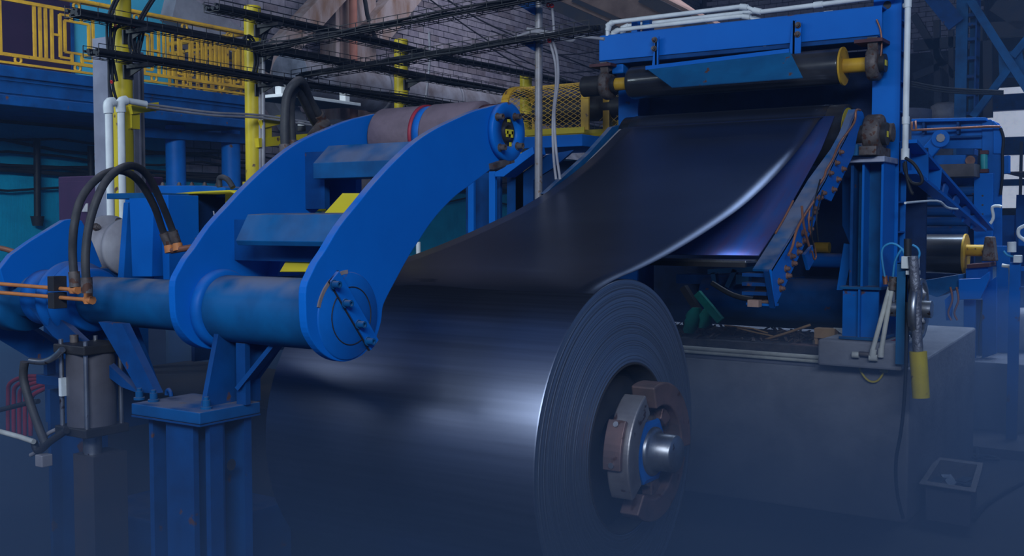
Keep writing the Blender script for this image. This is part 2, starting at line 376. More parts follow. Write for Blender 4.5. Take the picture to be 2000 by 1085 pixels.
def fret(a, b, c, d, e, f_, bars, hm=None):
    """double key frame; pixel columns a..f_ and plain bars"""
    z0, z1 = zbr, ztr; zm = (z0+z1)/2
    a, b, c, d, e, f_ = [yof(q) for q in (a, b, c, d, e, f_)]
    for q in bars: vbar(yof(q), z0, z1)
    if hm: hbar(yof(hm), a, zm)
    g1, g2, g3, g4 = z0+.09*hgt, z1-.10*hgt, z0+.20*hgt, z1-.20*hgt
    vbar(a, g1, g2); hbar(a, c, g1); hbar(a, c, g2); vbar(c, z0, g3); vbar(c, g4, z1); vbar(d, z0, g3); vbar(d, g4, z1)
    vbar(b, g3, g4); vbar(e, g3, g4); hbar(b, e, g3); hbar(b, e, g4)
    vbar(f_, g1, g2); hbar(d, f_, g1); hbar(d, f_, g2)
fret(118, 127, 140, 160, 174, 182, (68, 79, 90, 102), 102)
fret(297, 289, 281, 268, 260, 252, (310, 320, 328, 337), 310)
fret(349, 353, 360, 366, 371, 375, (386, 394, 402, 411))
fret(465, 461, 456, 449, 444, 440, (420, 428, 434, 475))
vbar(yof(1), zbr, ztr)
for px in (35, 151, 300, 361, 432):
    MB().torus((XB, yof(px), (ztop+.03+zbr)/2), (1, 0, 0), (zbr-ztop-.03)/2-.005, .013, 20, 6).build('ring', YELO, rl)
for px in (151, 268, 361, 448):
    MB().torus((XB, yof(px), (ztr+ztt)/2), (1, 0, 0), (ztt-ztr)/2-.02, .013, 20, 6).build('ring', YELO, rl)
# end railing, going back from the corner to the wall
re = thing('balcony_railing', 'ochre yellow return railing closing the far end of the balcony', 'railing', (XB, ybB, ztop))
MB().tube([(XB, ybB, ztt), (-10.4, ybB, ztt)], .026, 10).build('top_rail', YELO, re)
for zz in (ztr, zbr, ztop+.03): MB().bar((XB, ybB, zz), (-10.4, ybB, zz), .03, .03).build('rail', YELO, re)
x = XB-.08
while x > -10.4:
    MB().bar((x, ybB, zbr), (x, ybB, ztr), .026, .026).build('bar', YELO, re); x -= .12
m_ = thing('balcony_railing', 'ochre yellow second railing seen through the first, along the wall side', 'railing', (-10.1, 8, ztop))
MB().tube([(-10.1, yE+.1, ztt), (-10.1, 9.4, ztt)], .02, 8).build('top_rail', YELO, m_)
for zz in (ztr, zbr, ztop+.03): MB().bar((-10.1, yE+.1, zz), (-10.1, 9.4, zz), .025, .025).build('rail', YELO, m_)
y = yE+.2
while y < 9.4:
    MB().bar((-10.1, y, zbr), (-10.1, y, ztr), .024, .024).build('bar', YELO, m_); y += .11

# cables sagging along the teal wall
for i, (z0, z1, sag, r) in enumerate(((2.62, 2.56, .08, .014), (2.56, 2.60, .12, .018), (2.34, 2.30, .05, .02), (2.30, 2.33, .10, .02), (2.26, 2.26, .04, .025), (2.17, 2.14, .14, .014), (2.46, 2.44, .1, .015))):
    pts = []
    for k in range(25):
        y = 4.5 + 15*k/24; u = (y*.42+i*.37) % 1.0
        pts.append((-10.40+.02*i*.5, y, z0+(z1-z0)*k/24 - sag*math.sin(PI*u)))
    single(MB().tube(pts, r, 6), 'wall_cable', CABL, 'dark cable sagging along the teal wall, %s of seven counted from the top' % ('second', 'third', 'fourth', 'fifth', 'sixth', 'lowest', 'topmost')[i], 'cable', 'cables along the teal wall')
for px, y0, y1, nm in ((72, 270, 422, 'left of the dark cabinet'), (177, 285, 350, 'running down into the dark cabinet')):
    a = PX(px, y0, -10.35); b = PX(px+1, y1, -10.35)
    single(MB().tube([a, b], .035, 8).cyl(b-Vector((0, 0, .1)), b, .05, .07, 12), 'wall_conduit', CABL, 'dark vertical conduit on the teal wall ' + nm, 'pipe')
m = MB(); m.bar(PX(275, 258, -9.3), PX(482, 272, -9.3), .06, .10)
single(m, 'steel_channel', BLUED, 'dark horizontal steel channel under the balcony edge', 'beam')

# dark control cabinet
cb = thing('control_cabinet', 'dark maroon control cabinet with two pale trapezoid marks and a ring', 'cabinet', (-7.1, 5.0, ZF))
a = PY(113, 345, 5.0); b = PY(213, 455, 5.0)
MB().box((a.x, 5.0, ZF), (b.x, 5.5, a.z)).build('body', PURP, cb, .01)
MB().box((a.x+.03, 4.985, ZF+.15), (b.x-.03, 5.0, a.z-.04)).build('door', PURP, cb, .004)
for x0 in (161, 183):
    q = [PY(x0+8, 397, 4.985), PY(x0+12, 397, 4.985), PY(x0+11, 413, 4.985), PY(x0, 413, 4.985)]
    MB().prism([(p.x, p.z) for p in q], 'Y', 4.984, 4.978).build('pale_mark', CABG, cb)
c_ = PY(183, 446, 4.98); MB().torus(c_, (0, 1, 0), .021, .004, 20, 6).build('ring_mark', CABG, cb)
fc = bpy.data.curves.new('lettering', 'FONT'); fc.body = 'LAMTS'; fc.size = .035; fc.extrude = .002; fc.materials.append(CABG)
tmp = bpy.data.objects.new('t', fc); COL.objects.link(tmp); bpy.context.view_layer.update()
me = bpy.data.meshes.new_from_object(tmp.evaluated_get(bpy.context.evaluated_depsgraph_get())); bpy.data.objects.remove(tmp)
me.name = 'lettering'; me.materials.clear(); me.materials.append(CABG)
q = PY(177, 438, 4.982); inst(me, 'lettering', q, cb, rot=(PI/2, 0, 0))

# ------------------------------------------------------------------ grey columns and white pipes at left
for px0, px1, lab in ((205, 216, 'narrow grey steel channel column left of the yellow pole'), (256, 276, 'wide grey ribbed steel column just right of the first yellow pole')):
    a = PX(px0, 100, -5.6); b = PX(px1, 100, -5.6)
    m = MB(); zt = PX(px0, 72 if px0 < 230 else 100, -5.6).z
    w = b.y-a.y
    m.box((-5.6, a.y, ZF), (-5.58, b.y, zt)); m.box((-5.72, a.y, ZF), (-5.6, a.y+.012, zt)); m.box((-5.72, b.y-.012, ZF), (-5.6, b.y, zt))
    m.box((-5.58, a.y+w*.42, ZF), (-5.565, a.y+w*.52, zt))
    single(m, 'grey_column', GREYP, lab, 'column')
def polyline(plane, val, pts):
    f = {'X': PX, 'Y': PY}[plane]; return [f(px, py, val) for px, py in pts]
for pts, lab in (([(213, 470), (212, 202), (222, 199)], 'white plastic pipe with elbow, left of the pair beside the yellow pole'),
                 ([(232, 470), (236, 200), (246, 196), (285, 203)], 'white plastic pipe with elbow, right of the pair beside the yellow pole')):
    P = polyline('X', -4.85, pts); t = thing('white_pipe', lab, 'pipe', P[0])
    P0 = Vector((P[1].x, P[1].y, .5))
    MB().tube([P0, P[1]] , .019, 14).build('riser', WHITE, t)
    MB().tube([P[1]-Vector((0, 0, .05)), P[1], P[2]], .026, 14, sub=4).build('elbow', WHITE, t)
    if len(P) > 3: MB().tube([P[2], P[3]], .017, 12).build('branch', WHITE, t)
# yellow poles, cable trays
XP = -5.0
POLE = []
for px, ytop, lab in ((240, -60, 'first thick yellow pole, nearest the camera, with a bracket and white pipes beside it'),
                      (495, 12, 'second yellow pole, behind the blue gearbox'),
                      (784, 77, 'third yellow pole, in front of the brick wall over the brown roller'),
                      (1027, 145, 'farthest yellow pole, small, inside the yellow mesh guard')):
    p = PX(px, 200, XP); zt = PX(px, ytop, XP).z
    t = thing('yellow_pole', lab, 'pole', (XP, p.y, ZF), None)
    r = .052
    MB().cyl((XP, p.y, ZF), (XP, p.y, zt-.01), r, n=28).build('shaft', YEL, t)
    MB().lathe((XP, p.y, zt-.01), (0, 0, 1), [(0, r), (.008, r*.9), (.01, .001)], 28).build('cap', YEL, t)
    MB().box((XP-.12, p.y-.12, ZF), (XP+.12, p.y+.12, ZF+.015)).build('base_plate', YEL, t)
    POLE.append((p.y, zt))
# twin of the second pole
p = PX(508, 200, XP); t = thing('conduit_riser', 'grey flexible conduits strapped to the second yellow pole', 'conduit', (XP+.06, p.y, 1.5))
for dx, r in ((0, .013), (.03, .011)):
    MB().tube([(XP+.05+dx, p.y-.06, 1.3), (XP+.05+dx, p.y-.05, 2.4), (XP+.06+dx, p.y-.05, 2.75)], r, 8, sub=4).build('conduit', CABG, t)
t = thing('yellow_channel', 'yellow vertical channel beside the second yellow pole', 'channel', (XP, p.y, 1.5))
a = PX(487, 100, XP-.15); MB().box((XP-.16, a.y-.02, ZF), (XP-.13, a.y+.03, 2.75)).build('web', YEL, t)
def wire_tray(P, Q, w, h, label, cables=6, seed=0, group='wire cable trays', step=.10):
    """basket tray of wires from P to Q with a bundle of cables in it"""
    P = Vector(P); Q = Vector(Q); d = (Q-P); L = d.length; d.normalize(); side = d.cross(Vector((0, 0, 1))).normalized(); up = Vector((0, 0, 1))
    t = thing('cable_tray', label, 'cable tray', P, group)
    m = MB(); rw = .0035
    for a, b in ((-.5, 0), (.5, 0), (-.5, 1), (.5, 1), (-.2, 0), (.2, 0), (-.5, .5), (.5, .5)):
        o = side*(a*w) + up*(b*h); m.bar(P+o, Q+o, rw, rw)
    n = int(L/step)
    for i in range(n+1):
        c = P + d*(L*i/n)
        m.bar(c-side*(w/2), c+side*(w/2), rw, rw)
        for s in (-1, 1): m.bar(c+side*(s*w/2), c+side*(s*w/2)+up*h, rw, rw)
    m.build('wire_basket', BLK, t)
    rr = random.Random(seed)
    for k in range(cables):
        o = (rr.uniform(-.42, .42)*w, rr.uniform(.01, .035)); r = rr.choice((.007, .009, .012))
        pts = [P + d*(L*j/14) + side*(o[0]+rr.uniform(-.012, .012)) + up*(o[1]+rr.uniform(-.008, .010)) for j in range(15)]
        MB().tube(pts, r, 6, sub=2).build('cable', CABL, t)
    return t
y0, y1 = PX(135, 20, XP+.1).y, 12.0
for i, (zz, lab, nc, ys) in enumerate(((PX(800, 97, XP+.1).z, 'topmost straight wire cable tray running from pole to pole', 9, y0+.9),
                                   (PX(636, 114, XP+.1).z, 'middle straight wire cable tray with a thick bundle of cables, pole to pole', 12, y0),
                                   (PX(636, 170, XP+.1).z, 'lowest straight wire cable tray running from pole to pole', 10, y0+.1))):
    wire_tray((XP+.13, ys, zz-.03), (XP+.13, y1, zz-.03), .13, .06, lab, nc, i)
    for py_, zt in POLE:
        if py_ > 4.0 or zz < 2.9:
            pass
for k, (py_, zt) in enumerate(POLE[:3]):
    for i, zz in enumerate((PX(800, 97, XP+.1).z, PX(636, 114, XP+.1).z, PX(636, 170, XP+.1).z)):
        if k == 0 and i == 0: continue
        t = thing('tray_bracket', 'dark angle bracket under the %s tray on the %s yellow pole' % (('topmost', 'middle', 'lowest')[i], ('first', 'second', 'third')[k]), 'bracket', (XP+.04, py_, zz-.06), 'tray brackets on the yellow poles')
        m = MB(); m.box((XP+.03, py_-.02, zz-.055), (XP+.24, py_+.02, zz-.035)); m.box((XP+.04, py_-.03, zz-.11), (XP+.055, py_+.03, zz-.035)); m.prism([(XP+.055, zz-.10), (XP+.055, zz-.055), (XP+.18, zz-.055)], 'Y', py_-.004, py_+.004)
        m.build('angle', BLK, t)
# crossing trays to the galvanised pole
GP = PY(1052, 200, 5.0)
for i, (a, b, lab) in enumerate(((PX(505, 104, XP+.2), PY(1180, -22, 4.9), 'upper oblique wire cable tray rising to the galvanised pole'),
                                 (PX(585, 155, XP+.1), PY(1165, 62, 4.9), 'lower oblique wire cable tray reaching the galvanised pole'))):
    wire_tray(a, b, .14, .05, lab, 5, 20+i, step=.09)
t = thing('hall_wire', 'thin black wires strung diagonally across the brick wall', 'wire', PX(800, 60, -9), 'thin wires before the brick wall')
MB().tube([PX(860, -10, -9), PX(960, 50, -9), PX(1170, 140, -9)], .012, 6, sub=6).build('wire', CABL, t)
MB().tube([PX(830, -8, -9), PX(980, 95, -9), PX(1180, 190, -9)], .010, 6, sub=6).build('wire', CABL, t)
MB().tube([PX(960, 60, -9), PX(1080, 105, -9), PX(1170, 100, -9)], .010, 6, sub=6).build('wire', CABL, t)
MB().tube([PX(960, 95, -9), PX(1050, 140, -9), PX(1170, 138, -9)], .012, 6, sub=6).build('wire', CABL, t)
# looping cables at first two poles
for pts, lab in (([(222, 160), (210, 90), (212, 30), (235, -20)], 'black cable looping down the left side of the first yellow pole'),
                 ([(222, 200), (214, 170), (213, 140), (216, 70), (228, 52), (262, 44)], 'black cable bundle bent over the first yellow pole'),
                 ([(262, 105), (268, 50), (282, 20), (300, -8)], 'black cable pair rising right of the first yellow pole'),
                 ([(260, 42), (252, 80), (262, 110), (275, 60)], 'black cable bundle hanging between the two trays at the first pole'),
                 ([(472, 84), (480, 70), (492, 84), (498, 120), (492, 148)], 'thin black cable loop in front of the second yellow pole'),
                 ([(505, 110), (518, 60), (540, 50)], 'thin black cable loop behind the second yellow pole top')):
    P = polyline('X', XP+.08, pts)
    m = MB()
    for k in range(2): m.tube([q+Vector((.010*k, .014*k, .004*k)) for q in P], .0075, 6, sub=5)
    single(m, 'cable_loop', CABL, lab, 'cable')
for px, py, lab in ((262, 51, 'just right of the first yellow pole'), (236, 112, 'low on the first yellow pole'), (218, 160, 'just above the white pipe elbows'), (538, 48, 'right of the second yellow pole top'), (225, 49, 'at the left edge of the first yellow pole')):
    single(MB().torus(PX(px, py, XP+.14), (0, 1, .3), .007, .003, 14, 5), 'red_cable_tie', RED2, 'tiny red cable tie round the cables ' + lab, 'cable tie')
# yellow arms on the poles
def arm_bracket(pts_, lab, X=XP):
    t = thing('yellow_bracket', lab, 'bracket', PX(*pts_[0], X))
    return t
t = arm_bracket([(245, 230)], 'yellow bracket arm welded to the first pole under the white pipes')
a, b = PX(250, 215, XP+.05), PX(303, 208, XP+.05)
m = MB(); m.bar(a, b, .07, .045); m.build('arm', YEL, t)
MB().box((XP+.03, PX(241, 240, XP).y, PX(241, 252, XP).z), (XP+.07, PX(257, 240, XP).y, PX(241, 205, XP).z)).build('mount_plate', YEL, t)
t = arm_bracket([(505, 240)], 'upper yellow bracket arm on the second pole')
MB().bar(PX(505, 243, XP+.05), PX(551, 232, XP+.05), .07, .05).build('arm', YEL, t)
MB().box((XP+.03, PX(503, 240, XP).y, PX(505, 275, XP).z), (XP+.07, PX(515, 240, XP).y, PX(505, 240, XP).z)).build('mount_plate', YEL, t)
t = arm_bracket([(505, 275)], 'long yellow box arm reaching right from the second pole behind the hoses')
MB().bar(PX(500, 279, XP+.05), PX(614, 268, XP+.05), .05, .055).build('arm', YEL, t)
MB().bar(PX(612, 272, XP+.05), PX(620, 262, XP+.05), .05, .05).build('arm_end', YEL, t)
# pale cable run along the trays (grey)
P = polyline('X', XP+.12, [(285, 203), (360, 213), (420, 220), (500, 224), (560, 232), (680, 250)])
m = MB()
for k in range(2): m.tube([q+Vector((0, .006*k, -.016*k)) for q in P], .0075, 6, sub=4)
single(m, 'grey_conduit', CABG, 'grey conduits sagging from the white pipes towards the second yellow pole', 'conduit')
# small white pipe stub
t = thing('pipe_stub', 'short white pipe with a dark coupling behind the black hoses', 'pipe', PX(588, 300, XP))
MB().cyl(PX(587, 310, XP), PX(589, 265, XP), .022, n=14).build('pipe', WHITE, t)
MB().cyl(PX(588, 256, XP), PX(588, 246, XP), .03, n=14).build('coupling', BLK, t)
MB().cyl(PX(588, 246, XP), PX(588, 236, XP), .022, n=14).build('pipe', WHITE, t)
# white lamp fixture
lf = thing('strip_lamp', 'long white rimmed strip lamp hanging under the duct', 'lamp', PX(600, 190, -7.5))
XL = -7.2
a = PX(560, 181, XL); b = PX(705, 202, XL); zz = a.z
MB().box((XL-.5, a.y, zz-.03), (XL, b.y, zz)).build('housing', WHITE, lf, .004)
MB().box((XL-.48, a.y+.02, zz-.035), (XL-.02, b.y-.02, zz-.03)).build('underside', DARKS, lf)
for px, py in ((548, 175), (673, 193)):
    q = PX(px, py, XL-.2); MB().box((XL-.24, q.y-.03, zz), (XL-.16, q.y+.03, zz+.12)).build('hanger', WHITE, lf)

# duct along the wall
XD, rD = -9.6, .30
ya = PX(566, 140, XD).y; zd = PX(566, 148, XD).z
du = thing('air_duct', 'large round sheet metal duct along the brick wall, capped at its near end', 'duct', (XD, ya, zd-rD))
MB().cyl((XD, ya, zd), (XD, 15.2, zd), rD, n=40).build('tube', DUCTM, du)
MB().cyl((XD, ya-.02, zd), (XD, ya, zd), rD*1.02, n=40).build('end_cap', DUCTE, du)
for y in (ya+1.6, ya+3.2, ya+4.8): MB().lathe((XD, y, zd), (0, 1, 0), [(0, rD), (0, rD+.02), (.05, rD+.02), (.05, rD)], 40).build('joint_band', DUCTM, du)
du = thing('air_duct', 'second pale round duct ending under the large duct behind the lamp', 'duct', (-9.3, 10.6, 2.6))
MB().cyl((-9.3, 10.6, 2.85), (-9.3, 12.25, 2.85), .17, n=30).build('tube', DUCTE, du)
MB().box((-9.9, ya+.4, zd-.7), (-9.2, 12.2, zd-.52)).build('platform', DARKS, thing('duct_platform', 'dark ledge below the large duct', 'ledge', (-9.8, 12, zd-.7)))
q = thing('duct_hood', 'long grey sheet metal hood with sloped lower edge to the right of the duct', 'hood', (-9.3, 14, 2.5))
MB().prism([(-10.3, 3.05), (-9.2, 3.05), (-9.0, 2.75), (-10.3, 2.75)], 'Y', 12.3, 18.0).build('shell', DUCTE, q)
# concrete column, braces, orange drain pipe
XC = -10.1
cc = thing('concrete_column', 'peeling brown concrete column standing against the brick wall', 'column', (XC, 11.5, ZF))
ya2, yb2 = PX(656, 60, XC).y, PX(735, 60, XC).y
MB().box((XC-.3, ya2, ZF), (XC, yb2, 9)).build('shaft', CONCW, cc, .01)
MB().box((XC, ya2+.08, ZF), (XC+.01, ya2+.30, 9)).build('recess', CONCB, cc)
def brace(p, q, w, lab, X=-10.05, m_=CONCW, th=.22):
    a = PX(*p, X); b = PX(*q, X)
    t = single(MB().bar(a, b, w, th, up=(1, 0, 0)), 'concrete_brace', m_, lab, 'brace', None)
brace((500, 150), (662, -25), .30, 'pale diagonal concrete brace left of the concrete column', m_=CONCW)
brace((522, 165), (640, 350), .30, 'lower diagonal concrete brace left of the column, going down to the right', m_=CONC)
brace((725, 70), (815, -40), .42, 'broad diagonal brace fanning out right of the concrete column')
brace((330, 10), (520, 120), .35, 'shadowed diagonal brace behind the yellow railing', m_=CONC)
dp = thing('drain_pipe', 'thin orange vertical drain pipe on the concrete column', 'pipe', (XC+.1, 11.3, 3))
yq = PX(690, 60, XC+.12).y
MB().cyl((XC+.12, yq, 2.6), (XC+.12, yq, 9), .055, n=16).build('pipe', mat('faded_orange_pipe', (.42, .17, .12), .6, col2=(.30, .11, .08), scale=3), dp)
MB().tube([(XC+.1, yq+.2, 9), (XC+.1, yq+.22, 5.2), (XC+.12, yq+.45, 4.3)], .03, 8, sub=5).build('cable', CABL, dp)
single(MB().tube([PX(838, 62, -6.6), PX(839, 120, -6.6), PX(830, 205, -6.6)], .012, 8, sub=5), 'suspended_cable', CABG, 'pale cord hanging from the oblique tray above the brown roller', 'cord')
single(MB().box((-9.0, 8.8, 1.9), (-8.9, 9.9, 2.4)), 'wall_panel', DARKS, 'dark panel behind the second yellow pole', 'panel')

# sloping roof girders top centre, far steelwork
def girder(p, q, Y, w, h, material, lab, name='roof_girder', cat='girder'):
    a = PY(*p, Y); b = PY(*q, Y); return single(MB().bar(a, b, w, h), name, material, lab, cat)
gy = 11.5
pts = [(1060, -60), (1060, 2), (1180, 52), (1300, 108), (1430, 95), (1405, 62), (1300, -60)]
g = thing('roof_slab', 'broad brown sloping roof slab behind the white pipes', 'roof', PY(1200, 40, gy))
MB().prism([(PY(*p, gy).x, PY(*p, gy).z) for p in [(1070, -70), (1070, 5), (1185, 55), (1330, 112), (1400, 80), (1460, 78), (1290, -8), (1200, -70)]], 'Y', gy, gy+1.0).build('slab', CONCB, g)
MB().bar(PY(1062, 0, gy-.05), PY(1330, 118, gy-.05), .1, .13).build('lower_rib', DARKS, g)
MB().bar(PY(1120, 0, gy-.05), PY(1210, 40, gy-.05), .06, .05).build('thin_rib', DARKS, g)
MB().bar(PY(1255, -5, gy-.05), PY(1420, 78, gy-.05), .1, .13).build('upper_rib', DARKS, g)
# brick gable behind the slab, right
gb = struct(MB().box((-9.5, 22.0, 3), (-3.8, 22.3, 9)), 'wall_gable', MORT)
gm = MB(); row = 0; z = 5.0
while z < 7.4:
    x = -9.4 + (row % 2)*.13
    while x < -4.0: gm.box((x, 21.98, z), (x+.248, 22.0, z+.086)); x += .26
    z += .098; row += 1
o = gm.build('brickwork', BRICK[1], gb); o['kind'] = 'stuff'

# ------------------------------------------------------------------ galvanised pole with cables
gp = thing('galvanised_pole', 'tall galvanised pole standing behind the strip, left of the gantry', 'pole', (GP.x, GP.y, ZF))
r = .021
MB().cyl((GP.x, 5.0, ZF), (GP.x, 5.0, 4.2), r, n=20).build('shaft', STEELP, gp)
MB().box((GP.x-.08, 4.92, ZF), (GP.x+.08, 5.08, ZF+.01)).build('base_plate', STEELP, gp)
for pts, lab in (([(1078, 10), (1082, 60), (1078, 72), (1088, 110), (1090, 160), (1083, 220), (1086, 290), (1094, 350)], 'pale cable hanging right of the galvanised pole, right strand'),
                 ([(1072, 75), (1084, 120), (1086, 165), (1080, 230), (1081, 300), (1086, 350)], 'pale cable hanging beside the galvanised pole, left strand')):
    single(MB().tube(polyline('Y', 4.95, pts), .0075, 8, sub=5), 'hanging_cable', CABG, lab, 'cable')
single(MB().tube(polyline('Y', 4.97, [(960, 92), (1010, 72), (1045, 62), (1075, 72), (1085, 66), (1040, 58), (1030, 56)]), .009, 8, sub=5), 'grey_cable', CABG, 'grey cable laid in the lower oblique tray round the pole', 'cable')
single(MB().tube(polyline('Y', 5.3, [(1080, 70), (1115, 80), (1130, 72), (1180, 76)]), .009, 8, sub=5), 'grey_cable', CABG, 'grey cable running from the pole to the gantry beam', 'cable')
for px, py, lab in ((1071, 10, 'upper left one'), (1078, 11, 'upper right one'), (1073, 79, 'lower one')):
    single(MB().torus(PY(px, py, 4.94), (0, 1, .3), .009, .004, 12, 5), 'red_cable_tie', RED2, 'tiny red cable tie by the galvanised pole, ' + lab, 'cable tie')
for py, lab in ((20, 'upper'), (90, 'lower')):
    q = PY(1050, py, 5.0)
    single(MB().prism([(q.x-.13, q.z+.05), (q.x, q.z+.05), (q.x, q.z-.03)], 'Y', 4.96, 4.985), 'pole_bracket', BLUED, lab + ' dark gusset bracket on the galvanised pole', 'bracket')

# ================================================================== COIL
XF, XN, YC, ZC, RC = -1.80, -3.00, 3.48, .881, .615
coil = thing('steel_coil', 'large coil of dark steel strip whose sheet runs up to the gantry', 'coil', (-2.4, YC, ZC-RC))
MB().lathe((XN, YC, ZC), (1, 0, 0), [(0, RC), (XF-XN-.004, RC), (XF-XN, RC-.003)], 160).build('winding', COILM, coil)
rr = random.Random(11)
prof = [(0, RC-.003)]; r = RC-.003; xo = 0
while r > .312:
    dr = rr.uniform(.0018, .0042); r2 = max(.31, r-dr)
    f = (RC-r2)/(RC-.31); xo = .030*f**1.3 + rr.uniform(-.0007, .0007)
    prof.append((xo, r-.0006)); prof.append((xo, r2)); r = r2
MB().lathe((XF, YC, ZC), (1, 0, 0), prof, 160).build('wound_edge', EDGE, coil)
MB().lathe((XF, YC, ZC), (1, 0, 0), [(.030, .311), (.034, .307), (.03, .303), (-.45, .303), (-.45, .1)], 96).build('bore', BLK, coil)
MB().lathe((XN, YC, ZC), (1, 0, 0), [(0, .3), (0, RC)], 160).build('far_edge', EDGE, coil)
# strip
sp = [(3.05, 1.415), (3.25, 1.452), (3.42, 1.497), (3.60, 1.530), (3.83, 1.573), (4.08, 1.628), (4.34, 1.691), (4.60, 1.762), (4.85, 1.845), (5.10, 1.940), (5.35, 2.055), (5.55, 2.155), (5.74, 2.255)]
sp = [(YC-(RC-.006)*math.sin(.55), ZC+(RC-.006)*math.cos(.55)), (YC-(RC-.001)*math.sin(.36), ZC+(RC-.001)*math.cos(.36)), (YC-(RC+.001)*math.sin(.19), ZC+(RC+.001)*math.cos(.19)), (3.48, 1.5085), (3.60, 1.5265), (3.83, 1.570), (4.08, 1.626), (4.34, 1.691), (4.60, 1.762), (4.85, 1.845), (5.10, 1.940), (5.35, 2.050), (5.55, 2.150), (5.74, 2.252)]
RY, RZ, RR = 5.975, 2.185, .165
ang = math.radians(148)
prof2 = [Vector((0, y, z)) for y, z in sp]
a = ang
while a > math.radians(48):
    prof2.append(Vector((0, RY+(RR+.002)*math.cos(a), RZ+(RR+.002)*math.sin(a)))); a -= math.radians(8)
prof2.append(Vector((0, RY+.35, RZ-.02)))
prof2 = spline(prof2[:len(sp)+1], 5)[:-1] + prof2[len(sp):]
nx = 14; vs = []; rr = random.Random(4)
for j, p in enumerate(prof2):
    for i in range(nx+1):
        u = i/nx; wob = .004*math.sin(j*.21+u*9)*math.sin(PI*u)*min(1, max(0, j-4)/10.0) if j < len(prof2)-20 else 0
        vs.append((XN+.003+(XF-XN-.006)*u, p.y, p.z+wob))
fs = [(j*(nx+1)+i, j*(nx+1)+i+1, (j+1)*(nx+1)+i+1, (j+1)*(nx+1)+i) for j in range(len(prof2)-1) for i in range(nx)]
o = MB().add(vs, fs, True).build('running_strip', STRIP, coil)
mo = o.modifiers.new('thickness', 'SOLIDIFY'); mo.thickness = .0022; mo.offset = 0
# mandrel
MX = XF
md = thing('mandrel', 'expanding decoiler mandrel with curved worn segments and a stub shaft in the coil bore', 'mandrel', (MX, YC, ZC-.26))
MB().cyl((XN-.4, YC, ZC), (MX-.30, YC, ZC), .10, n=40).build('arbor', BLK, md)
MB().lathe((MX, YC, ZC), (1, 0, 0), [(-.20, .300), (-.06, .296), (-.06, .262), (-.035, .262), (-.035, .12)], 80).build('backing_flange', BLK, md)
DEG = math.radians
SEGM = mat('worn_segment', (.36, .33, .33), .42, .7, col2=(.24, .20, .20), scale=8, rust=.08)
SEGR = mat('rust_segment', (.22, .13, .12), .55, .5, col2=(.12, .09, .09), scale=8, rust=.3)
for (a0, a1, mm, x1) in ((118, 212, SEGM, .150), (-4, 106, SEGR, .158), (232, 346, SEGR, .140)):
    MB().arcseg(YC, ZC, .168, .25, DEG(a0), DEG(a1), MX+.065, MX+x1, 26).build('segment', mm, md, .006)
    # raised inner tongue of a segment
    am = (a0+a1)/2
    MB().arcseg(YC, ZC, .12, .168, DEG(am-14), DEG(am+14), MX+.07, MX+x1-.03, 8).build('wedge', SEGR, md, .004)
# key plate on the left segment
kp = MB(); 
for a0, a1 in ((147, 185),): kp.arcseg(YC, ZC, .25, .268, DEG(a0), DEG(a1), MX+.060, MX+.128, 8)
kpo = kp.build('key_plate', SEGR, md, .003)
for a_ in (151, 181):
    c = Vector((MX+.095, YC+.268*math.cos(DEG(a_)), ZC+.268*math.sin(DEG(a_)))); d = Vector((0, math.cos(DEG(a_)), math.sin(DEG(a_))))
    MB().cyl(c, c+d*.006, .010, n=14).build('screw', STEEL, kpo)
MB().lathe((MX, YC, ZC), (1, 0, 0), [(.0, .128), (.115, .128), (.122, .110), (.122, .001)], 6, smooth=False).build('blue_hub', BLUE, md)
for k in range(6):
    a_ = DEG(60*k+20); c = Vector((MX+.10, YC+.108*math.cos(a_), ZC+.108*math.sin(a_)))
    MB().cyl(c-Vector((.08, 0, 0)), c+Vector((.015, 0, 0)), .019, n=16).build('link_pin', IRON, md)
MB().lathe((MX, YC, ZC), (1, 0, 0), [(.06, .088), (.128, .088), (.136, .08), (.136, .067), (.208, .067), (.215, .061), (.215, .001)], 40).build('stub_shaft', STEEL, md)

# ================================================================== HOLD-DOWN ARM
XA = -2.10; YT, ZT = 2.333, 1.431
outl = [(609, 533), (620, 511), (635, 489), (664, 441), (701, 395), (731, 358), (772, 314), (812, 277), (848, 253), (882, 236), (920, 219), (950, 210), (976, 204), (996, 210), (1010, 226), (1017, 250), (1017, 275), (1008, 300), (990, 318), (963, 329), (940, 345), (915, 364), (893, 380), (871, 401), (852, 422), (834, 446), (818, 471), (806, 489), (790, 516), (775, 544), (757, 578), (748, 600), (745, 627), (734, 662), (716, 686), (700, 698), (675, 706), (650, 702), (628, 688), (610, 665), (600, 640), (597, 600), (598, 560)]
oyz = [(q.y, q.z) for q in spline([PX(*p, XA) for p in outl+outl[:1]], 3)[:-1]]
arm = thing('hold_down_arm', 'blue swinging press arm with two curved plates, a thick torque tube and a brown roller', 'machine arm', (-2.4, YT, 1.1))
TH = .028
MB().prism(oyz, 'X', XA-TH, XA).build('arm_plate', BLUEP, arm, .003)
XA2 = -2.645
MB().prism(oyz, 'X', XA2-TH, XA2).build('arm_plate', BLUEP, arm, .003)
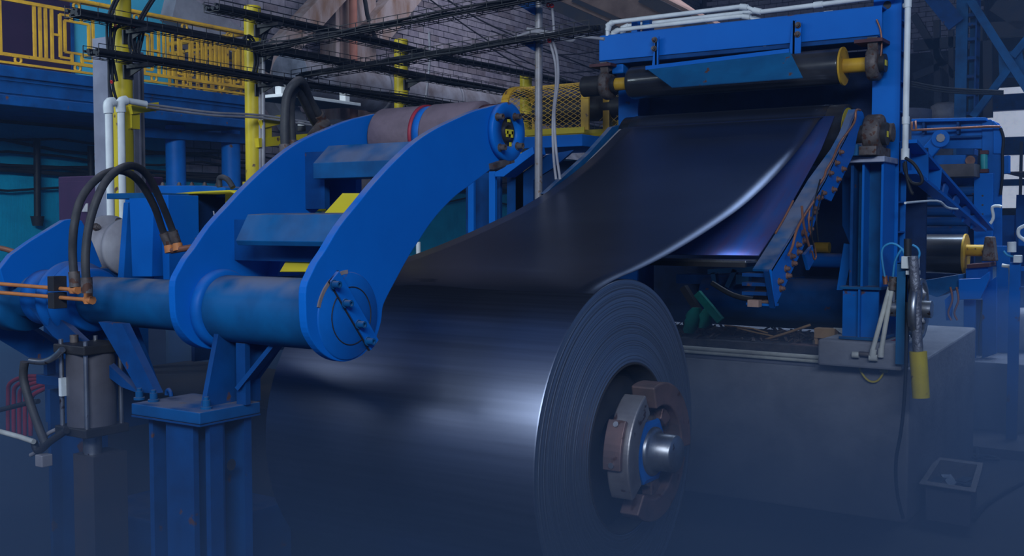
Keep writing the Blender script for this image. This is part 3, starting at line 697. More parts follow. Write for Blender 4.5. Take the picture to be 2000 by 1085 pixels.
# torque tube with collars
tb = MB(); tb.lathe((XA-TH, YT, ZT), (-1, 0, 0), [(0, .105), (XA-TH-XA2-.02, .105)], 64); tb.build('torque_tube', BLUEG, arm)
tb = MB(); tb.lathe((XA2-TH, YT, ZT), (-1, 0, 0), [(0, .083), (.70, .083)], 64); tb.build('torque_tube', BLUEG, arm)
MB().lathe((XA2+.04, YT, ZT), (-1, 0, 0), [(0, .105), (0, .118), (.015, .124), (.03, .124), (.04, .116), (.075, .116), (.085, .131), (.115, .131), (.125, .12), (.125, .08)], 64).build('collar', BLUE, arm)
MB().lathe((XA-.002, YT, ZT), (-1, 0, 0), [(-.006, .001), (-.006, .124), (-.003, .128), (.03, .128), (.04, .126), (.055, .122), (.055, .10)], 72).build('end_collar', BLUE, arm)
xl = -3.268
MB().lathe((xl, YT, ZT), (-1, 0, 0), [(0, .083), (0, .108), (.015, .112), (.06, .112), (.07, .128), (.085, .132), (.10, .128), (.105, .116), (.13, .116), (.135, .132), (.15, .134), (.165, .128), (.17, .106), (.26, .10), (.30, .10), (.30, .08)], 64).build('bearing_sleeve', BLUE, arm)
MB().lathe((xl-.30, YT, ZT), (-1, 0, 0), [(0, .08), (.10, .08), (.10, .128), (.13, .134), (.2, .134), (.22, .11), (.9, .11)], 64).build('far_tube', BLUEG, arm)
# lever plate at far left
lp = [(0, 525), (22, 497), (60, 470), (125, 430), (140, 427), (160, 430), (180, 470), (200, 520), (150, 560), (60, 560), (10, 560)]
XLV = -3.62
MB().prism([(PX(*p, XLV).y, PX(*p, XLV).z) for p in lp], 'X', XLV-.03, XLV).build('lever_plate', BLUEP, arm, .003)
# keeper: groove ring, bar with screws on the end face
ringR = .082
def rot2(y, z, a): return (YT + y*math.cos(a) - z*math.sin(a), ZT + y*math.sin(a) + z*math.cos(a))
MB().torus((XA+.005, YT+.010, ZT-.0), (1, 0, 0), .084, .0017, 56, 6).build('weld_ring', BLK, arm)
ka = PX(648, 540, XA); kb = PX(725, 672, XA); kd = (kb-ka).normalized()
MB().bar(ka-kd*.002+Vector((.006, 0, 0)), kb+kd*.002+Vector((.006, 0, 0)), .050, .006, up=(1, 0, 0)).build('keeper_slot', BLK, arm)
MB().bar(ka-kd*.002+Vector((.008, 0, 0)), kb+kd*.002+Vector((.008, 0, 0)), .044, .012, up=(1, 0, 0)).build('keeper_bar', BLUEP, arm, .001)
for px, py in ((651, 555), (674, 592), (700, 633), (718, 666)):
    q = PX(px, py, XA+.014); inst(SOCK, 'cap_screw', q, arm, scale=(.55, .6, .6))
MB().arcseg(YT, ZT, .1235, .134, DEG(92), DEG(165), XA+.0, XA+.0045, 20).build('worn_rim', mat('scraped_dust', (.36, .27, .26), .8), arm)
# cross beams between the plates
def xbeam(pA, w, h, ang, flange=True, material=BLUE, x0=XA2, x1=XA-TH):
    c = Vector((0, pA[0], pA[1])); d = Vector((0, math.cos(ang), math.sin(ang))); n = Vector((0, -math.sin(ang), math.cos(ang)))
    P = [c-d*w/2-n*h/2, c+d*w/2-n*h/2, c+d*w/2+n*h/2, c-d*w/2+n*h/2]
    return MB().prism([(p.y, p.z) for p in P], 'X', x0, x1)
q = PX(806, 343, XA-TH); MB().prism([(q.y, q.z), (q.y, q.z+.052), (q.y+.075, q.z+.115), (q.y+.12, q.z+.115), (q.y+.12, q.z)], 'X', XA2+.09, XA-TH).build('cross_beam', BLUEG, arm, .002)
MB().box((XA2, q.y+.055, q.z-.10), (XA2+.09, q.y+.08, q.z+.095)).build('inner_gusset', BLUED, arm)
q = PX(700, 415, XA); 
c0 = PX(668, 448, XA-TH)
MB().prism([(c0.y-.04, c0.z-.035), (c0.y+.01, c0.z+.045), (c0.y+.09, c0.z+.05), (c0.y+.09, c0.z+.03), (c0.y+.02, c0.z+.02), (c0.y-.03, c0.z-.05)], 'X', XA2+.115, XA-TH).build('cross_beam', BLUEG, arm, .002)
MB().box((XA2, c0.y+.06, c0.z-.10), (XA-TH, c0.y+.09, c0.z+.03)).build('cross_web', BLUED, arm)
q = PX(640, 330, XA2); MB().box((XA2, q.y-.01, q.z-.16), (XA2+.14, q.y+.02, q.z)).build('inner_gusset', BLUE, arm)
q = PX(520, 480, XA2); MB().prism([(q.y, q.z-.1), (q.y+.10, q.z-.1), (q.y+.16, q.z+.07), (q.y+.05, q.z+.07)], 'X', XA2, XA2+.05).build('inner_gusset', BLUE, arm)
# roller with flange bearing
RYA, RZA = 3.148, 2.017
x = XA2+.008
MB().lathe((x, RYA, RZA), (1, 0, 0), [(0, .02), (0, .108), (.008, .112), (.187, .112), (.195, .108), (.195, .03)], 64).build('roller', BRZ, arm)
MB().lathe((x+.195, RYA, RZA), (1, 0, 0), [(0, .1), (0, .1145), (.012, .1145), (.012, .1)], 64).build('roller_disc', RED, arm)
MB().lathe((x+.207, RYA, RZA), (1, 0, 0), [(0, .1), (0, .109), (.035, .109), (.035, .1)], 64).build('roller_hub', BLUE, arm)
MB().lathe((x+.240, RYA, RZA), (1, 0, 0), [(0, .02), (0, .110), (.008, .114), (.21, .114), (.22, .108), (.22, .03)], 64).build('roller', BRZ, arm)
MB().lathe((x+.466, RYA, RZA), (1, 0, 0), [(0, .03), (0, .100), (.03, .100), (.03, .03)], 48).build('roller_disc', MAROON, arm)
fl = MB().lathe((XA, RYA, RZA), (1, 0, 0), [(0, .1), (0, .103), (.018, .103), (.022, .099), (.022, .052), (.010, .050)], 64)
flo = fl.build('flange_bearing', BLUE, arm)
MB().lathe((XA, RYA, RZA), (1, 0, 0), [(.010, .052), (.010, .034), (.020, .032), (.020, .022), (.012, .020), (.012, .0005)], 40).build('bearing_end', BLK, arm)
for dy, dz, w, h in ((.0, .0, .045, .016), (-.014, -.008, .010, .022), (.016, -.008, .010, .022), (-.004, .038, .014, .010), (.006, -.043, .01, .014)):
    MB().box((XA+.020, RYA+dy-w/2, RZA+dz-h/2), (XA+.0235, RYA+dy+w/2, RZA+dz+h/2)).build('paint_mark', YELF, arm)
for px, py in ((971, 228), (1005, 228), (976, 288), (1010, 285)):
    inst(SOCKD, 'cap_screw', PX(px, py, XA+.022), arm, scale=(.7, .8, .8))
q = PX(985, 318, XA); MB().bar(PX(960, 325, XA+.01), PX(1000, 312, XA+.01), .02, .02).build('lower_lug', IRON, arm)

# yellow guards seen between the arm plates
for pts, lab in (([(628, 421), (668, 377), (705, 377), (720, 395), (720, 421)], 'upper yellow sheet guard seen between the blue arm plates'),
                 ([(545, 531), (570, 488), (650, 488), (650, 531)], 'lower yellow sheet guard seen between the blue arm plates')):
    yg_ = 2.62 if 'upper' in lab else 2.41
    P = [PY(*p, yg_) for p in pts]
    single(MB().prism([(p.x, p.z) for p in P], 'Y', yg_, yg_+.02), 'yellow_guard', YELF, lab, 'guard', bevel=.003)

# ------------------------------------------------------------------ pedestal under the tube
def Zp(px, py, Y): return PY(px, py, Y)
pd = thing('pedestal', 'blue fabricated pedestal with a bolted top plate carrying the torque tube', 'pedestal', (-2.7, 2.35, ZF))  # parts use the darker blue in place of shade and haze
c = PY(390, 806, 2.12)     # near right corner of top plate
xr, zt = c.x, c.z; xlft = PY(256, 778, 2.12).x; yb = 2.36
MB().box((xlft, 2.12, zt-.035), (xr, yb, zt)).build('top_plate', BLUEM, pd, .003)
MB().box((xlft, 2.12, zt-.042), (xr, yb, zt-.037)).build('shim', BLUED, pd)
a = PY(300, 900, 2.16).x; b = PY(325, 900, 2.16).x
MB().box((a-.02, 2.16, ZF), (a, 2.33, zt-.04)).build('web', BLUED, pd)
MB().box((PY(325, 900, 2.15).x, 2.15, ZF), (PY(378, 900, 2.15).x, 2.17, zt-.04)).build('web', BLUED, pd)
MB().box((xr-.035, 2.17, ZF), (xr-.015, 2.22, zt-.04)).build('web', BLUED, pd)
MB().box((xlft+.04, 2.22, ZF), (xr-.03, 2.24, zt-.04)).build('web', BLUED, pd)
MB().box((xlft+.02, 2.31, ZF), (xr-.02, 2.34, zt-.04)).build('web', BLUED, pd)
MB().box((xlft-.08, 2.05, ZF), (xr+.1, 2.45, ZF+.03)).build('base_plate', BLUED, pd)
MB().lathe((xr-.014, 2.25, zt-.18), (1, 0, 0), [(0, .001), (.001, .018)], 16).build('slot', BLK, pd)
# uprights / gussets from plate to tube
MB().prism([(2.20, zt), (2.35, zt), (2.40, ZT-.06), (2.26, ZT-.06)], 'X', xr-.09, xr-.07).build('bearing_plate', BLUED, pd)
MB().prism([(xr-.20, zt), (xr-.02, zt), (xr-.02, zt+.07), (xr+.10, ZT-.09), (xr-.12, ZT-.09)], 'Y', 2.36, 2.38).build('gusset', BLUED, pd)
MB().bar((xr-.01, 2.30, zt), (xr-.01, 2.30, ZT-.1), .02, .04).build('rib', BLUED, pd)
MB().bar((xr-.02, 2.30, zt+.05), (xr+.10, 2.34, ZT-.095), .06, .014).build('rib', BLUED, pd)
for px, py in ((403, 795), (300, 776), (272, 772)):
    q = PY(px, py, 2.18); 
    inst(BOLT_B, 'bolt', (q.x, 2.18, zt), pd, rot=(0, -PI/2, 0))
# lifting lug
MB().torus((PY(330, 772, 2.2).x, 2.2, zt+.02), (.3, 1, 0), .018, .007, 18, 6, a0=0, a1=PI).build('lifting_lug', BLUED, pd)
# long slanting braces to the left
MB().prism([(PY(*p, 2.40).x, PY(*p, 2.40).z) for p in ((105, 600), (150, 590), (250, 622), (300, 760), (270, 765), (165, 668))], 'Y', 2.40, 2.43).build('side_plate', BLUED, pd)
MB().prism([(PY(*p, 2.2).x, PY(*p, 2.2).z) for p in ((192, 628), (238, 632), (304, 768), (272, 766))], 'Y', 2.2, 2.23).build('slant_brace', BLUED, pd)
MB().prism([(PY(*p, 2.24).x, PY(*p, 2.24).z) for p in ((60, 600), (108, 612), (275, 768), (240, 755), (105, 655))], 'Y', 2.235, 2.26).build('slant_brace', BLUED, pd)
# second, further pedestal at the far left end of the tube
pd2 = thing('pedestal', 'second blue pedestal half hidden behind the black air cylinder', 'pedestal', (-3.8, 2.4, ZF))
MB().prism([(PY(*p, 2.5).x, PY(*p, 2.5).z) for p in ((-40, 600), (60, 640), (150, 700), (60, 700), (-40, 640))], 'Y', 2.5, 2.53).build('side_plate', BLUED, pd2)
q = PY(70, 735, 2.7); MB().box((q.x, 2.7, q.z-.03), (q.x+.35, 3.0, q.z+.01)).build('top_plate', BLUED, pd2, .003)
q = PY(92, 760, 2.75); MB().box((q.x, 2.75, ZF), (q.x+.02, 3.0, q.z)).build('web', BLUED, pd2)
MB().box((q.x+.02, 2.8, ZF), (q.x+.3, 2.83, q.z)).build('web', BLUED, pd2)
q = PY(85, 715, 2.7); MB().box((q.x, 2.7, q.z-.035), (q.x+.025, 2.74, q.z+.03)).build('lug', BLUED, pd2)

# ------------------------------------------------------------------ air cylinder and its fittings
CYC = PY(172, 760, 2.20)
ac = thing('air_cylinder', 'upright black air cylinder with square end caps and tie rods below the torque tube', 'cylinder', (CYC.x, 2.25, 1.0))
zt1, zb1 = PY(190, 690, 2.2).z, PY(190, 832, 2.2).z
hw = .084
cxa, cya = CYC.x-.01, 2.22
CYLM = mat('cylinder_grey', (.14, .13, .15), .38, .3, col2=(.10, .09, .10))
MB().cyl((cxa, cya, zb1), (cxa, cya, zt1), .078, n=40).build('barrel', CYLM, ac)
MB().box((cxa-hw, cya-hw, zt1), (cxa+hw, cya+hw, zt1+.03)).build('end_cap', BLK, ac, .004)
MB().box((cxa-hw, cya-hw, zb1-.03), (cxa+hw, cya+hw, zb1)).build('end_cap', BLK, ac, .004)
for sx in (-1, 1):
    for sy in (-1, 1): MB().cyl((cxa+sx*.066, cya+sy*.066, zb1), (cxa+sx*.066, cya+sy*.066, zt1+.045), .008, n=10).build('tie_rod', STEEL, ac)
MB().box((cxa-.055, cya-.085, zb1+.10), (cxa-.040, cya-.062, zb1+.16)).build('label', PAPER, ac)
MB().cyl((cxa-.06, cya-.02, zt1+.03), (cxa-.06, cya-.02, zt1+.055), .014, n=6).build('port', IRON, ac)
MB().cyl((cxa, cya, zb1-.10), (cxa, cya, zb1-.03), .03, n=20).build('rod', STEEL, ac)
MB().box((cxa-.05, cya-.04, ZF), (cxa+.06, cya+.09, zb1-.10)).build('mount_block', DARKS, ac)
def fit(pts, r, material, Y, name, lab, cat, sub=5, group=None):
    return single(MB().tube(polyline('Y', Y, pts), r, 12, sub=sub), name, material, lab, cat, group)
fit([(60, 704), (85, 706), (105, 698), (122, 682)], .011, STEEL, 2.12, 'pipe_fitting', 'grey threaded pipe fitting at the top of the air cylinder', 'fitting')
fit([(48, 706), (46, 740), (60, 790), (82, 850), (90, 870)], .014, RUB, 2.13, 'rubber_hose', 'black rubber hose hanging left of the air cylinder', 'hose')
fit([(0, 842), (40, 853), (66, 862)], .009, IVORY, 2.1, 'thin_pipe', 'pale thin pipe entering from the left edge below the hose', 'pipe', 1)
fit([(66, 862), (75, 880), (100, 860), (130, 840)], .012, BLK, 2.12, 'hose_tangle', 'dark hose tangle under the air cylinder', 'hose')
fit([(60, 888), (72, 880), (90, 850), (110, 838)], .007, CABG, 2.15, 'thin_hose', 'thin grey hose curving up to the air cylinder base', 'hose')
fit([(0, 800), (60, 785), (75, 783)], .010, BLK, 2.5, 'dark_rail', 'dark angle rail behind the black hose', 'rail', 1)
vb = PY(75, 900, 2.1)
single(MB().box((vb.x-.02, 2.1, vb.z-.02), (vb.x+.02, 2.14, vb.z+.02)), 'valve_block', CABG, 'small pale valve block below the pale pipe', 'valve', bevel=.003)
for k in range(5):
    P = polyline('Y', 2.9, [(100, 735+k*4), (50+k*9, 735+k*6), (20+k*11, 748+k*6), (16+k*11, 775+k*5), (16+k*11, 850)])
    single(MB().tube(P, .010, 8, sub=4), 'red_pipe', RED, 'dull red bent pipe behind the black hose, %s of five nested' % ('outermost', 'second', 'middle', 'fourth', 'innermost')[k], 'pipe', 'five nested red pipes')
# base frame members low at left
for (x0, y0_, x1, y1_, w, lab) in ((-4.2, 2.9, -2.2, 2.9, .16, 'low dark blue floor beam behind the pedestal'), (-4.4, 2.0, -2.9, 2.5, .12, 'low slanting dark floor beam left of the pedestal'),):
    single(MB().bar((x0, y0_, ZF+.08), (x1, y1_, ZF+.08), w, .16), 'floor_beam', BLUED, lab, 'beam')
single(MB().box((-3.6, 2.5, ZF), (-3.0, 3.0, .62)), 'machine_base', BLUED, 'dark blue machine base block behind the air cylinder', 'base', bevel=.01)
single(MB().box((-5.0, 3.3, ZF), (-3.2, 4.2, .9)), 'machine_base', DARKS, 'dark long machine base under the gearbox', 'base', bevel=.01)

# ------------------------------------------------------------------ gearbox housing with yellow cover
YG = 3.0
gbx = thing('gear_housing', 'blue ribbed gear housing with an open yellow rimmed cover', 'gear housing', (-3.8, 3.2, .9))
def G(px, py, Y=YG): return PY(px, py, Y)
def gp_(pts, Y0, Y1, name, material, bev=.003):
    P = [PY(*p, Y0) for p in pts]; return MB().prism([(p.x, p.z) for p in P], 'Y', Y0, Y1).build(name, material, gbx, bev)
gp_([(252, 385), (300, 385), (296, 540), (258, 540)], YG-.10, YG-.03, 'rib_plate', BLUEP)
gp_([(245, 382), (328, 382), (340, 560), (228, 560)], YG+.08, YG+.12, 'side_plate', BLUE)
gp_([(241, 395), (250, 395), (240, 560), (228, 560)], YG-.08, YG+.08, 'edge_rib', BLUE)
gp_([(312, 380), (328, 380), (331, 560), (319, 560)], YG-.06, YG+.1, 'edge_rib', BLUEP)
a = G(247, 384); b = G(330, 384); MB().box((a.x, YG-.10, a.z-.012), (b.x, YG+.12, a.z+.012)).build('top_flange', BLUEG, gbx, .002)
gp_([(300, 362), (345, 362), (400, 362), (440, 366), (440, 385), (300, 385)], YG+.25, YG+.45, 'rear_flange', BLUE)
for px in (318, 350, 375, 400, 425):
    q = PY(px, 362, YG+.3); inst(BOLT_S, 'bolt', q, gbx, rot=(0, -PI/2, 0), scale=(.5, .7, .7))
gp_([(300, 375), (520, 370), (540, 560), (300, 560)], YG+.80, YG+.85, 'inner_wall', SHADE_BLUE)  # cavity walls coloured dark to put shade inside the housing
q = G(331, 378); MB().box((q.x-.02, YG+.12, ZF+1.0), (q.x, YG+.8, q.z)).build('left_wall', SHADE_BLUE, gbx)
gp_([(330, 545), (480, 545), (480, 500), (330, 505)], YG+.05, YG+.5, 'floor_plate', SHADE_BLUE)
# curved yellow cover (arched sheet)
P = [PY(*p, YG+.1) for p in ((343, 377), (380, 374), (420, 372), (450, 371), (464, 377), (471, 390), (474, 410))]
vs = []; 
for p in P: vs += [(p.x, p.y, p.z), (p.x, p.y+.72, p.z)]
o = MB().add(vs, [(2*i, 2*i+2, 2*i+3, 2*i+1) for i in range(len(P)-1)], True).build('yellow_cover', YELF, gbx)
mo = o.modifiers.new('thickness', 'SOLIDIFY'); mo.thickness = .008
q = PY(490, 362, YG+.25); MB().cyl((q.x, q.y, q.z-.03), (q.x, q.y, q.z+.015), .035, n=24).build('filler_neck', YEL, gbx)
MB().box((q.x-.10, q.y-.06, q.z-.10), (q.x+.06, q.y+.12, q.z-.03)).build('yellow_block', YELF, gbx, .01)
single(MB().tube(polyline('Y', 3.1, [(429, 365), (428, 350), (435, 346), (446, 352), (455, 366)]), .012, 10, sub=5), 'rubber_hose', RUB, 'short arched rubber hose on top of the gear housing', 'hose')
single(MB().tube(polyline('Y', 2.95, [(417, 412), (422, 435), (428, 442), (420, 455), (418, 448), (426, 440)]), .003, 6, sub=5), 'loose_wire', CABG, 'thin pale loose wire inside the gear housing', 'wire')
# motor / coupling
mo_ = thing('drive_motor', 'grey flanged drive motor with a bolted face beside the gear housing', 'motor', (-4.1, 3.0, 1.0))
q = PY(214, 482, 3.0)
MB().lathe((q.x-.02, q.y, q.z), (1, 0, 0), [(-.02, .001), (-.02, .13), (.0, .14), (.03, .14), (.035, .105), (.12, .10), (.13, .125), (.16, .125), (.16, .01)], 48).build('flange', CABG, mo_)
MB().lathe((q.x-.05, q.y+.0, q.z), (-1, 0, 0), [(0, .12), (.06, .09), (.20, .09), (.20, .001)], 40).build('motor_body', COPP, mo_)
for k in range(6):
    a_ = 2*PI*k/6+.2; inst(BOLT_S, 'bolt', (q.x+.01, q.y+.118*math.cos(a_), q.z+.118*math.sin(a_)), mo_)
MB().box((q.x-.32, q.y-.12, ZF+.7), (q.x+.1, q.y+.12, q.z-.09)).build('foot', BLUED, mo_)

# ------------------------------------------------------------------ hydraulic hoses and orange pipes at left
def hose(pts, Y0, r, lab, Ys=None):
    P = [PY(px, py, (Ys[i] if Ys else Y0)) for i, (px, py) in enumerate(pts)]
    t = thing('hydraulic_hose', lab, 'hose', P[0])
    MB().tube(P, r, 14, sub=8).build('hose', RUB, t)
    d0 = (P[1]-P[0]).normalized(); d1 = (P[-2]-P[-1]).normalized()
    for p, d in ((P[0], d0), (P[-1], d1)): MB().cyl(p, p+d*.05, r*1.35, n=16).build('ferrule', IRON, t)
    return t
hose([(147, 560), (142, 500), (145, 440), (160, 385), (195, 345), (235, 333), (270, 352), (300, 400), (318, 450), (330, 478)], 0, .0135, 'arching black hydraulic hose over the torque tube, the outer lower one', [2.15, 2.15, 2.15, 2.2, 2.28, 2.4, 2.5, 2.6, 2.68, 2.7])
hose([(170, 572), (167, 500), (176, 430), (200, 365), (230, 332), (262, 324), (290, 345), (315, 395), (335, 445), (345, 475)], 0, .0135, 'arching black hydraulic hose over the torque tube, the inner higher one', [2.12, 2.12, 2.15, 2.2, 2.28, 2.4, 2.5, 2.6, 2.68, 2.7])
hose([(558, 308), (556, 250), (560, 190), (575, 163), (590, 160), (605, 195), (632, 240)], 0, .017, 'black hydraulic hose looping up behind the far arm plate, left strand', [2.9, 2.9, 2.92, 2.95, 3.0, 3.1, 3.2])
hose([(572, 300), (568, 240), (568, 200), (578, 172), (590, 190), (610, 230), (628, 256)], 0, .017, 'black hydraulic hose looping up behind the far arm plate, right strand', [2.95, 2.95, 2.98, 3.0, 3.05, 3.15, 3.25])
t = thing('hose_elbow', 'orange brown elbow fittings and pipe where the two arching hoses end', 'fitting', PY(335, 490, 2.7))
for px, py in ((332, 487), (348, 483)):
    MB().cyl(PY(px, py+6, 2.7), PY(px-2, py-8, 2.7), .019, n=14).build('elbow', ORNG, t)
MB().tube(polyline('Y', 2.7, [(335, 489), (360, 485), (405, 478)]), .012, 12).build('pipe', COPP, t)
MB().box(tuple(PY(380, 478, 2.72)), tuple(PY(420, 463, 2.80))).build('valve_block', IRON, t, .003)
t = thing('fitting_block', 'dark iron fitting cluster where the looping hoses meet the far arm', 'fitting', PY(620, 270, 3.1))
MB().cyl(PY(612, 268, 3.1), PY(634, 240, 3.2), .026, n=16).build('coupling', IRON, t)
MB().cyl(PY(612, 276, 3.1), PY(630, 262, 3.1), .022, n=16).build('coupling', IRON, t)
for ya_, yb_, lab in (((0, 554), (140, 565), 'upper of the two thin orange pipes in front of the torque tube'), ((0, 571), (168, 585), 'lower of the two thin orange pipes in front of the torque tube')):
    t = thing('orange_pipe', lab, 'pipe', PY(*ya_, 2.15))
    a, b = PY(*ya_, 2.15), PY(*yb_, 2.15); MB().tube([a-(b-a)*.15, b], .0068, 12).build('pipe', ORNG, t)
    MB().cyl(b, b+(b-a).normalized()*.035, .014, n=8).build('elbow', ORNG, t)
    MB().cyl(b+Vector((.012, 0, -.012)), b+Vector((.012, 0, .03)), .014, n=8).build('nut', ORNG, t)
q = PY(103, 570, 2.13); t = thing('pipe_clamp', 'small dark two part clamp holding the two orange pipes', 'clamp', q)
MB().box((q.x-.022, 2.125, q.z-.055), (q.x+.012, 2.175, q.z-.002)).build('clamp_half', BLK, t, .002); MB().box((q.x-.022, 2.125, q.z+.002), (q.x+.012, 2.175, q.z+.052)).build('clamp_half', BLK, t, .002)
fit([(-20, 480), (10, 486), (40, 495)], .012, COPP, 2.8, 'copper_pipe', 'brown copper pipe at the left edge above the tube', 'pipe', 1)

# ================================================================== GANTRY (pinch roll stand)
gy0 = 6.0
gan = thing('gantry', 'tall blue steel gantry with a box beam across the top over the pinch rolls', 'gantry', (-2.4, 6.2, .95))
bl_ = PY(1170, 90, gy0); xL, xR = bl_.x, PY(1722, 40, gy0).x
zb_, zt_ = PY(1172, 122, gy0).z, PY(1172, 88, gy0).z
zb_, zt_ = 2.690, 2.868
MB().box((xL, gy0, 2.715), (xR, gy0+.012, 2.868)).build('beam_web', BLUEP, gan, .003)
MB().box((xL, gy0+.01, 2.862), (xR, gy0+.30, 2.874)).build('beam_flange', BLUE, gan, .003)
MB().box((xL, gy0+.01, 2.690), (xR-.02, gy0+.30, 2.715)).build('beam_flange', BLUED, gan, .003)
MB().box((xL+.03, gy0+.02, 2.63), (xL+.16, gy0+.2, 2.69)).build('beam_foot', BLUE, gan, .01)
MB().cyl((xL+.35, gy0+.06, 2.655), (xL+1.0, gy0+.06, 2.655), .018, n=16).build('tie_pipe', BLUE, gan)
# right column: I section
xc0, xc1 = -1.625, -1.475; yc = gy0+.10
MB().box((xc0, yc, 1.0), (xc1, yc+.014, 2.98)).build('column_flange', BLUEP, gan, .002)
MB().box((xc0, yc+.17, 1.0), (xc1, yc+.184, 2.98)).build('column_flange', BLUE, gan, .002)
MB().box((xc0+.11, yc+.014, 1.0), (xc0+.122, yc+.17, 2.98)).build('column_web', BLUED, gan)
for z in [1.15+.165*k for k in range(11)]: MB().box((xc0+.122, yc+.014, z), (xc1, yc+.17, z+.008)).build('stiffener', BLUE, gan)
# lifting ear on top
q = PY(1733, 8, yc); 
MB().prism([(q.x-.05, 2.98), (q.x+.05, 2.98), (q.x+.05, 3.12), (q.x-.05, 3.12)], 'Y', yc, yc+.03).build('lifting_ear', BLUE, gan)
MB().lathe((q.x, yc-.002, q.z-.005), (0, 1, 0), [(0, .001), (0, .022)], 20).build('ear_hole', BLK, gan)
# left column, wide web plate behind
xl0 = PY(1208, 200, 6.25).x; xl1 = PY(1246, 200, 6.25).x
MB().box((xl0, 6.25, 1.0), (xl1, 6.27, 2.7)).build('column_flange', BLUE, gan)
MB().box((xl1-.02, 6.27, 1.0), (xl1, 6.5, 2.7)).build('column_web', BLUED, gan)
MB().box((xl1, 6.42, 2.2), (xc0, 6.45, 2.7)).build('shade_panel', SHADE_BLUE, gan)
MB().box((-4.2, 6.78, 1.02), (xc1, 6.81, 2.15)).build('shade_panel', MATS['shaded_blue'], gan)  # dark sheet added so the gap under the table reads as shade
# motor/valve blocks on top of the beam, left
for (p0, p1, dy) in (((1226, 76), (1262, 66), .05), ((1233, 66), (1244, 36), .08), ((1256, 70), (1268, 45), .14),):
    a = PY(*p0, gy0+dy); b = PY(*p1, gy0+dy); MB().box((a.x, gy0+dy, min(a.z, b.z)), (b.x, gy0+dy+.05, max(a.z, b.z))).build('top_bracket', BLUE, gan, .002)
a = PY(1254, 74, gy0+.15); MB().box((a.x, gy0+.15, 2.874), (a.x+.05, gy0+.22, 2.97)).build('top_bracket', BLUED, gan, .002)
# copper line on beam end
MB().tube(polyline('Y', gy0-.012, [(1712, 38), (1720, 60), (1722, 90), (1718, 120), (1710, 135)]), .005, 8, sub=5).build('copper_line', COPP, gan)

# deflector tray hung in front of the upper roll
tr = thing('deflector_tray', 'blue sheet tray hanging from the gantry beam in front of the black upper roll', 'tray', (-2.4, 5.75, 2.6))
YTf = 5.72
A = [PY(1262, 133, YTf+.22), PY(1541, 98, YTf+.22), PY(1566, 150, YTf), PY(1308, 167, YTf)]
A = [PY(1262, 133, YTf+.18), PY(1542, 99, YTf+.18), PY(1568, 151, YTf+.04), PY(1312, 170, YTf+.04)]
o = MB().add(A, [(0, 1, 2, 3)]).build('tray_sheet', BLUET, tr)
mo = o.modifiers.new('thickness', 'SOLIDIFY'); mo.thickness = .006
MB().bar(A[0], A[1], .02, .022).build('tray_lip', BLUEP, tr)
for pts in ([(1280, 76), (1287, 71), (1285, 128), (1274, 128)], [(1549, 40), (1566, 44), (1563, 130), (1541, 106)]):
    Q = [PY(*p, gy0-.03) for p in pts]
    MB().prism([(p.x, p.z) for p in Q], 'Y', gy0-.034, gy0-.024).build('hanger', BLUEP, tr)
    MB().box((Q[0].x, gy0-.034, Q[3].z), (Q[0].x+.012, gy0+.0, Q[0].z)).build('hanger', BLUE, tr)
for px, py in ((1559, 49), (1558, 67), (1279, 78), (1278, 95)):
    inst(BOLT_S, 'bolt', PY(px, py, gy0-.035), tr, rot=(0, 0, -PI/2))

# upper roll
UY, UZ = 6.02, 2.565
xa, xb = PY(1232, 160, UY).x, PY(1645, 130, UY).x
q1, q2 = PY(1232, 162, UY), PY(1643, 130, UY); UZ = (q1.z+q2.z)/2
ur = thing('upper_pinch_roll', 'black rubber covered upper pinch roll with yellow painted shaft ends', 'roll', ((xa+xb)/2, UY, UZ))
MB().lathe((xa, UY, UZ), (1, 0, 0), [(0, .02), (0, .088), (.01, .096), (.03, .1), (xb-xa-.01, .1), (xb-xa, .096), (xb-xa, .02)], 64).build('roll_body', RUBS, ur)
MB().cyl((xb+.001, UY, UZ), (xb+.012, UY, UZ), .105, n=48).build('end_disc', YELO, ur)
for x0, x1 in ((xa-.115, xa), (xb+.01, xb+.16)):
    MB().cyl((x0, UY, UZ), (x1, UY, UZ), .040, n=28).build('shaft', YELO, ur)
for xx, nm in ((xa-.16, 'left'), (xb+.175, 'right')):
    t = thing('bearing_block', 'dark iron bearing block under the gantry beam, %s end of the upper roll' % nm, 'bearing', (xx, UY, UZ-.1))
    MB().lathe((xx-.03, UY, UZ), (1, 0, 0), [(0, .04), (0, .085), (.015, .092), (.05, .092), (.06, .085), (.06, .04)], 40).build('housing', IRON, t)
    MB().prism([(UY-.05, UZ+.06), (UY+.05, UZ+.06), (UY+.07, UZ+.135), (UY-.07, UZ+.135)], 'X', xx-.025, xx+.03).build('hanger', IRON, t, .004)
    MB().box((xx-.09, UY-.08, 2.672), (xx+.06, UY+.08, 2.69)).build('top_shim', MAROON, t)
    MB().cyl((xx+.03, UY, UZ), (xx+.06, UY, UZ), .05, n=24).build('end_cover', BLK, t)
    if nm == 'right': MB().box((xx+.06, UY-.02, UZ-.015), (xx+.063, UY+.02, UZ+.015)).build('paint_mark', YELF, t)
    else: MB().cyl((xx-.17, UY, UZ), (xx-.03, UY, UZ), .065, n=24).build('coupling', BLK, t)

# lower (deflector) roll under the strip
xa2, xb2 = -3.06, -1.715
lr = thing('lower_deflector_roll', 'black lower roll that the strip bends over, its end disc painted yellow', 'roll', (-2.4, RY, RZ))
MB().lathe((xa2, RY, RZ), (1, 0, 0), [(0, .02), (0, RR), (xb2-xa2, RR), (xb2-xa2, RR-.02)], 64).build('roll_body', RUBS, lr)
MB().cyl((xb2-.004, RY, RZ), (xb2+.002, RY, RZ), RR-.02, n=48).build('end_disc', YEL, lr)
MB().cyl((xb2, RY, RZ), (xb2+.24, RY, RZ), .05, n=28).build('shaft', IRON, lr)
